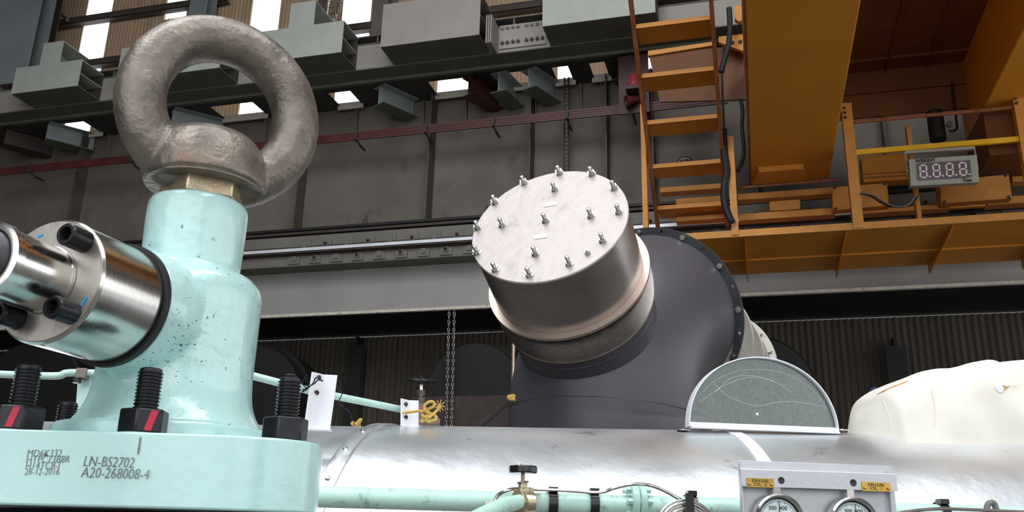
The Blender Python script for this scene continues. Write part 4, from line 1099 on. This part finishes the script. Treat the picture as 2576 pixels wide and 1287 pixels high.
# ================================================================== GAUGE PANEL
GD = 2.15
def G(px, py, d=GD): return onE(px, py, d)
gp0, gp1 = G(1857, 1158), G(2244, 1170)
GP = thing('gauge_panel', 'silver painted gauge panel with two round dials at the bottom right', 'gauge panel', G(2050, 1300))
gz1 = (gp0.z + gp1.z) / 2; gx0, gx1 = gp0.dot(XE), gp1.dot(XE)
MB().para(E3(gx0, GD, gz1 - .25), XE * (gx1 - gx0), YE * .004, ZE * .25).build('back_plate', silverp, GP, bev=.001)
MB().para(E3(gx0, GD - .012, gz1 - .25), XE * .004, YE * .012, ZE * .245).build('side_lip', silverp, GP)
MB().para(E3(gx1 - .02, GD - .012, gz1 - .25), XE * .004, YE * .012, ZE * .235).build('side_lip', silverp, GP)
# front angle with two holes
AD = GD - .03
ax0, ax1 = G(1864, 1205, AD).dot(XE), G(2256, 1215, AD).dot(XE)
za1 = G(1864, 1180, AD).z; za0 = G(1864, 1222, AD).z
hA = G(1965, 1208, AD); hB = G(2146, 1214, AD)
cx = (ax0 + ax1) / 2; cz = (za0 + za1) / 2
loc = lambda p: (p.dot(XE) - cx, p.z - cz)
hw2 = (ax1 - ax0) / 2; hh2 = (za1 - za0) / 2
holed([(-hw2, -hh2), (hw2, -hh2), (hw2, hh2), (-hw2, hh2)], [circ(*loc(hA), .0086), circ(*loc(hB), .0090)], .003, E3(cx, AD, cz), XE, ZE, 'angle_front', silverp, GP)
MB().tube([E3(ax0, AD + .0035, za1 - .001), E3(ax1, AD + .0035, za1 - .001)], .005, 16).build('angle_fold', silverp, GP)
MB().para(E3(ax0, AD + .003, za1 + .001), XE * (ax1 - ax0), YE * .026, ZE * .003).build('angle_top', silverp, GP)
def nameplate(px0, py0, px1, py1, l2, lab):
    a = G(px0, py0, AD - .003); b = G(px1, py1, AD - .003); xm = (a.dot(XE) + b.dot(XE)) / 2; zm_ = (a.z + b.z) / 2
    w = (b.dot(XE) - a.dot(XE)) / 2; h = (a.z - b.z) / 2
    t = thing('brass_nameplate', lab, 'nameplate', E3(xm, AD - .002, zm_ - h))
    o = E3(xm, AD - .003, zm_)
    MB().cbox(o, w, .0008, h, XE, YE, ZE).build('plate', brass, t)
    text('EXH.GAS', h * .98, o - YE * .0013 + ZE * h * .40 + XE * w * .0, XE, ZE, blacktxt, t, ext=.0002, off=.0001)
    text(l2, h * .98, o - YE * .0013 - ZE * h * .42 - XE * w * .02, XE, ZE, blacktxt, t, ext=.0002, off=.0001)
    for s_ in (-1, 1):
        p = o + XE * w * .82 * s_ - ZE * h * .30 - YE * .0008
        MB().lathe([(0, .004), (.003, .0036), (.0042, .0018), (.0042, 0), (0, 0)], p, -YE, 16).build('screw', brass, t)
nameplate(1878, 1201, 1947, 1226, 'CYL.  2', 'left brass nameplate reading EXH.GAS CYL. 2')
nameplate(2167, 1211, 2241, 1236, 'CYL.  1', 'right brass nameplate reading EXH.GAS CYL. 1')
def gauge(px, py, rpx, needle, lab):
    d = GD - .035; o = G(px, py, d); r = rpx * (o - EYE).dot(CF) / FPX * .985
    t = thing('dial_gauge', lab, 'gauge', o)
    MB().lathe([(r * .84, 0), (r * .86, -.006), (r * .93, -.009), (r, -.004), (r, .02), (r * .9, .026), (r * .84, .026), (r * .84, 0)], o, YE, 72).build('bezel', steel, t)
    MB().lathe([(r * .8, .0), (r * .845, -.003), (r * .845, .004), (r * .8, .004), (r * .8, 0)], o + YE * .001, YE, 72).build('gasket', plast, t)
    MB().lathe([(0, .0), (r * .83, .0), (r * .83, .004), (0, .004)], o + YE * .004, YE, 64).build('dial', dial, t)
    tk = MB()
    for k in range(61):
        q = math.radians(-135 + 270 * k / 60); L_ = .10 if k % 5 == 0 else .06
        dr = XE * math.sin(q) + ZE * math.cos(q); sd = XE * math.cos(q) - ZE * math.sin(q)
        tk.cbox(o + YE * .0035 + dr * r * (.76 - L_ / 2), r * .006, .0003, r * L_ / 2, sd, YE, dr)
    tk.build('scale_marks', blacktxt, t)
    for n_, q in (('300', -.24 + .05 * (px > 2000)), ('400', .19 + .05 * (px > 2000))):
        text(n_, r * .22, o + YE * .003 + XE * q * r + ZE * r * .46, XE, ZE, blacktxt, t, name='numeral', ext=.0002)
    for n_, q in (('200', -70), ('500', 70), ('100', -115), ('600', 115)):
        q = math.radians(q); text(n_, r * .16, o + YE * .003 + XE * math.sin(q) * r * .5 + ZE * math.cos(q) * r * .5, XE, ZE, blacktxt, t, name='numeral', ext=.0002)
    q = math.radians(needle); dr = XE * math.sin(q) + ZE * math.cos(q); sd = XE * math.cos(q) - ZE * math.sin(q)
    MB().prism([o + YE * .001 - sd * r * .03 - dr * r * .2, o + YE * .001 + sd * r * .03 - dr * r * .2, o + YE * .001 + sd * r * .008 + dr * r * .74, o + YE * .001 - sd * r * .008 + dr * r * .74], -YE * .0008).build('needle', blacktxt, t)
    MB().cbox(o + ZE * (r + .008) + YE * .012, .009, .006, .012, XE, YE, ZE).build('mounting_lug', steel, t)
gauge(1962, 1309, 67, 2, 'left dial gauge on the silver panel, needle just short of 400')
gauge(2150, 1317, 67, 9, 'right dial gauge on the silver panel, needle over the 400')

# ================================================================== FOREGROUND CASTING
def uv(u, v, z): return RH * u + FH * v + V((0, 0, z))
FT = 1.692; FB = 1.621
FBP = thing('cylinder_flange', 'thick teal flange plate with etched numbers at the lower left', 'flange', uv(-.42, 1.06, FB))
v0 = .874
_fo = [(-.36, .8745), (-.29, .881), (-.2437, .893), (-.213, .915), (-.198, .952), (-.203, .995), (-.225, 1.045), (-.265, 1.12), (-.33, 1.18), (-.42, 1.205), (-.52, 1.20), (-.61, 1.15), (-.67, 1.05), (-.675, .96), (-.63, .90), (-.56, .878), (-.50, .874), (-.43, .874)]
pl_ = [uv(p.x, p.y, FB) for p in spline([(a, b, 0) for a, b in _fo + _fo[:1]], 6)[:-1]]
fo = MB().prism(pl_, (0, 0, FT - FB)).build('plate', teal, FBP, bev=.0025, seg=3)
# lettering on the flange rim (straight front face at v0)
def ontext(s_, px, py, size, rot=0, sx=.82):
    o = onplane(px, py, uv(0, v0 - .0006, 0), FH); X = RH * math.cos(rot) + ZE * math.sin(rot); Y = -RH * math.sin(rot) + ZE * math.cos(rot)
    text(s_, size, o, X, Y, greymark, FBP, name='etched_lettering', ext=.0002, off=-.0002, align='LEFT', shear=.1, sx=sx)
ontext('LN-BS2702', 209, 1160, .0140, -.01, .76)
ontext('A20-268008-4', 204, 1188, .0140, -.01, .80)
for k, (s_, px) in enumerate((('MD6K332', 67), ('HTPC73B8R', 65), ('H14TC8-J', 63), ('28-12-2016', 61))):
    ontext(s_, px, 1140 + 15.5 * k, .0098 if k < 3 else .0088, .03)
mk = onplane(350, 1120, uv(0, v0 - .0004, 0), FH); MB().cbox(mk, .0006, .0003, .008, RH, FH, ZE).build('scribed_line', greymark, FBP)
mk = onplane(752, 1150, uv(0, v0 - .0004, 0), FH)
# engine cylinder below the flange (out of view, carries it)
EB = thing('engine_frame', 'dark engine casing below the teal flange at the lower left edge', 'engine', uv(-.42, 1.06, 0))
MB().lathe([(0, 0), (.17, 0), (.17, FB - .012), (.16, FB - .001), (0, FB - .001)], uv(-.43, 1.07, 0), ZE, 64).build('column', blackox, EB)
for u_ in (-.62, -.28): MB().cyl(uv(u_, .93, 1.0), uv(u_, .93, FB - .001), .014, 20).build('stud', blackox, EB)

# fitting axis
zc2 = 1.05
BAX = atz(423, 1085, zc2); BAX = V((BAX.x, BAX.y, 0))
def zz(py): return vline(BAX, py).z
def rpx(w, py):
    p = vline(BAX, py); d = p - EYE; z = d.dot(CF); phi = math.atan(abs(d.dot(CR)) / z)
    return w * z * math.cos(phi) / FPX
RS = thing('valve_casting', 'pale teal cast valve body standing on the flange', 'casting', V((BAX.x, BAX.y, FT)))
O_ = V((BAX.x, BAX.y, 0))
prof = [(0, FT + .004)]
for w, py in ((252, 1086), (243, 1072), (226, 1050), (213, 1025), (205, 995), (200, 950), (199, 900), (198, 850), (197, 780), (195, 745), (188, 722), (165, 700), (127, 690), (128, 640), (129, 560)):
    prof.append((rpx(w, py), zz(py)))
prof[1] = (prof[1][0], FT + .022)
prof += [(rpx(128, 530), zz(530)), (rpx(122, 516), zz(516)), (0, zz(516))]
body = MB().lathe(prof, O_, ZE, 96)
# branch boss
hax = zz(828)
Yf = BAX.y
bR = .0685
bcen = V((BAX.x, Yf, hax))
YFACE = EYE.y + (Yf) * .8155
YGAS = Yf * .895
fcn = onZ(122, 705, hax); nY = (fcn - bcen).normalized(); LF = (fcn - bcen).length; LGA = LF * .56
body.lathe([(0, -.01), (bR * 1.02, -.01), (bR * 1.05, LGA - .028), (bR * 1.0, LGA - .004), (0, LGA - .004)], bcen, nY, 64)
bo_ = body.build('body', teal_cast, RS, sm=180)
rmod = bo_.modifiers.new('remesh', 'REMESH'); rmod.mode = 'VOXEL'; rmod.voxel_size = .0026; rmod.use_smooth_shade = True
smod = bo_.modifiers.new('smooth', 'SMOOTH'); smod.factor = .5; smod.iterations = 14
MB().lathe([(0, FT + .0005), (rpx(284, 1090), FT + .0005), (rpx(286, 1090), FT + .003), (rpx(286, 1090), FT + .019), (rpx(282, 1090), FT + .0215), (0, FT + .0215)], O_, ZE, 96).build('base_ring', teal, RS)
# steel branch: gasket, big cylinder, shaft
gpt0 = bcen + nY * LGA - ZE * .07
SB = thing('steel_connector', 'shiny turned steel connector bolted to the side of the teal casting', 'connector', gpt0)
gpt = bcen + nY * LGA; print('FACE', proj(fcn), proj(gpt), LF, zz(828), FT)
Rf_ = .0650
LG_ = LF - LGA
MB().lathe([(Rf_ * .5, .0), (Rf_ + .0045, .0), (Rf_ + .0045, .0075), (Rf_ * .5, .0075), (Rf_ * .5, 0)], gpt - nY * .004, nY, 96).build('gasket', rubber, SB)
MB().lathe([(.03, 0), (Rf_, 0), (Rf_, LG_ - .0085), (Rf_ - .0022, LG_ - .0055), (.03, LG_ - .0055), (.03, 0)], gpt + nY * .0055, nY, 128).build('collar', turned, SB)
MB().lathe([(.03, 0), (Rf_ - .003, 0), (Rf_ - .003, .0015), (.03, .0015), (.03, 0)], fcn, nY, 96).build('face', facem, SB)
rs = .0345
YN = LF * .345 * .001; LS = LF * .345
MB().lathe([(0, 0), (rs, 0), (rs, .004), (rs - .001, .005), (rs - .001, LS - .012), (rs + .0015, LS - .010), (rs + .0015, LS - .001), (rs - .002, LS), (rs - .006, LS), (rs - .006, LS - .01), (0, LS - .01)], fcn + nY * .002, nY, 96).build('shaft', turned, SB)
MB().lathe([(0, 0), (rs - .0065, 0), (rs - .0065, .004), (rs - .010, .014), (rs - .02, .022), (0, .026)], fcn + nY * (LS - .006), nY, 64).build('dark_cap', mat('dark_cap', c(60, 60, 64), .45, .1), SB)
def onface(px, py): return onplane(px, py, fcn + nY * .0016, nY)
rsc = .0115
for i, (px, py) in enumerate(((212, 608), (180, 787), (44, 801))):
    p = onface(px, py); L_ = .026
    MB().lathe([(0, 0), (rsc, 0), (rsc, L_ - .002), (rsc - .0015, L_), (rsc * .62, L_), (rsc * .58, L_ - .001)], p, nY, 40).build('cap_screw', blackox, SB)
    sc = SB.children[-1]
    a_, b_2, _ = frame_for(nY)
    hxr = [p + nY * (L_ - .0009) + (a_ * math.cos(PI / 3 * k + .3) + b_2 * math.sin(PI / 3 * k + .3)) * rsc * .58 for k in range(6)]
    hxb = [q - nY * .010 for q in hxr]
    m_ = MB(); m_.add(hxr + hxb, [[k, (k + 1) % 6, (k + 1) % 6 + 6, k + 6] for k in range(6)] + [[6, 7, 8, 9, 10, 11]])
    m_.build('hex_socket', blackst, sc)
# blue marker ticks
for (a, b) in (((205, 768), (218, 748)), ((195, 574), (208, 584)), ((96, 596), (108, 590))):
    p = onface(*a); q = onface(*b); MB().bar(p + nY * .0004, q + nY * .0004, .0005, .0025, up=nY.cross((q - p).normalized())).build('blue_mark', bluemark, SB)

# nuts and studs on the flange
proto = None
HN = .0245; RN = .0245
def mknut(label, P, mark, rot):
    t = thing('flange_stud', label, 'stud', P, 'black studs with hex nuts on the teal flange')
    MB().lathe([(0, 0), (.027, 0), (.027, .002), (0, .002)], P, ZE, 32).build('washer', teal, t)
    n = MB().hexa(P + ZE * .0021, ZE, RN, HN, rot=rot).build('nut', blackox, t, bev=.002)
    MB().lathe(thread(.0128, .043, .0036, 32, .13), P + ZE * (HN + .0022), ZE, 32).build('stud', blackox, t)
    if mark:
        best = None
        cd_ = (EYE - P); cd_.z = 0; cd_.normalize()
        a, b, _ = frame_for(ZE)
        for k in range(6):
            q = rot + PI / 3 * (k + .5); d = a * math.cos(q) + b * math.sin(q)
            if best is None or d.dot(cd_) > best[0]: best = (d.dot(cd_), d)
        d = best[1]; sd = ZE.cross(d)
        MB().cbox(P + ZE * (.0021 + HN / 2) + d * (RN * math.cos(PI / 6) + .0003) + sd * .002 * mark, .0035, .0003, HN * .42, sd, d, (ZE + sd * .25).normalized()).build('paint_mark', redmark, t)
def at_v(px, v, z):
    # ray through pixel column at horizontal distance v, drop to height z
    lo = None
    for py in range(800, 1400, 2):
        p = onplane(px, py, uv(0, v, 0), FH)
        if p.z <= z: return V((p.x, p.y, z))
    return p
mknut('black stud and nut with a red stripe at the centre front of the flange', at_v(356, .918, FT), 1, .35)
mknut('black stud and nut nearest the left edge of the flange', at_v(42, .918, FT), 1, .9)
mknut('black stud and nut at the right end of the flange', at_v(714, .957, FT), 0, .2)
mknut('black stud half hidden behind the left foot of the casting', at_v(150, 1.19, FT), 0, .5)

# lifting eye bolt
tz = zz(516)
pT = vline(BAX, 279)
z_ = (pT - EYE).dot(CF)
EYB = thing('lifting_eye_bolt', 'large rough steel lifting eye screwed into the top of the casting', 'eye bolt', V((BAX.x, BAX.y, tz)))
MB().hexa(O_ + RH * .004 + ZE * (tz + .0005), ZE, rpx(112, 485), zz(440) - tz, rot=.22).build('hex_nut', hexm, EYB, bev=.002)
rT, rt_ = 192 * z_ / FPX, 60 * z_ / FPX
tc_ = V((BAX.x, BAX.y, pT.z)) + RH * .0115
OC = O_ + RH * .003
nrm = (EYE - tc_); nrm.z *= .0; nrm.normalize()
nrm = (Matrix.Rotation(math.radians(12), 3, 'Z') @ nrm)
ta = ZE.cross(nrm).normalized()
e = MB()
e.tube([tc_ + (ta * math.cos(2 * PI * k / 96) + ZE * 1.02 * math.sin(2 * PI * k / 96)) * rT for k in range(96)], [rt_] * 96, 40, closed=True)
cb0, cb1 = zz(474), zz(349)
e.lathe([(0, cb0), (rpx(154, 460), cb0), (rpx(160, 450), cb0 + .004), (rpx(148, 400), (cb0 + cb1) / 2), (rpx(130, 360), cb1 - .012), (rpx(104, 350), cb1), (0, cb1 + .002)], OC, ZE, 72)
# web fillets from collar to ring
eo = e.build('ring', cast, EYB, sm=180)
rm1 = eo.modifiers.new('r', 'REMESH'); rm1.mode = 'VOXEL'; rm1.voxel_size = .0026; rm1.use_smooth_shade = True
rm2 = eo.modifiers.new('s', 'SMOOTH'); rm2.factor = .5; rm2.iterations = 16
MB().lathe([(rpx(100, 480), cb0 - .0015), (rpx(150, 470), cb0 - .0015), (rpx(151, 470), cb0 + .003), (rpx(100, 480), cb0 + .003), (rpx(100, 480), cb0 - .0015)], OC, ZE, 72).build('collar_rim', cast, EYB)

# dark paint speckles under the branch of the casting
def speckle(m, P, rad):
    n = m.node_tree; N = n.nodes; L = n.links; p = N['Principled BSDF']
    src = p.inputs['Base Color'].links[0].from_socket
    t = N.new('ShaderNodeTexCoord'); d = N.new('ShaderNodeVectorMath'); d.operation = 'DISTANCE'; d.inputs[1].default_value = P
    L.new(t.outputs['Object'], d.inputs[0])
    mr = N.new('ShaderNodeMapRange'); mr.inputs[1].default_value = 0; mr.inputs[2].default_value = rad; mr.inputs[3].default_value = .20; mr.inputs[4].default_value = 0
    L.new(d.outputs['Value'], mr.inputs[0])
    mp = N.new('ShaderNodeMapping'); mp.inputs['Scale'].default_value = (1, 1, 1.8); L.new(t.outputs['Object'], mp.inputs[0])
    z = N.new('ShaderNodeTexNoise'); z.inputs['Scale'].default_value = 170; z.inputs['Detail'].default_value = 3; L.new(mp.outputs[0], z.inputs['Vector'])
    a = N.new('ShaderNodeMath'); a.operation = 'ADD'; L.new(z.outputs['Fac'], a.inputs[0]); L.new(mr.outputs[0], a.inputs[1])
    r = N.new('ShaderNodeValToRGB'); r.color_ramp.elements[0].position = .75; r.color_ramp.elements[1].position = .79; L.new(a.outputs[0], r.inputs[0])
    mx = N.new('ShaderNodeMix'); mx.data_type = 'RGBA'; L.new(r.outputs[0], mx.inputs[0]); L.new(src, mx.inputs[6]); mx.inputs[7].default_value = (*c(28, 74, 92), 1)
    L.new(mx.outputs[2], p.inputs['Base Color'])
sp_pt = vline(BAX, 885) - FH * rpx(190, 885) * .97 + RH * .012
speckle(teal_cast, sp_pt - off_of(RS), .085)
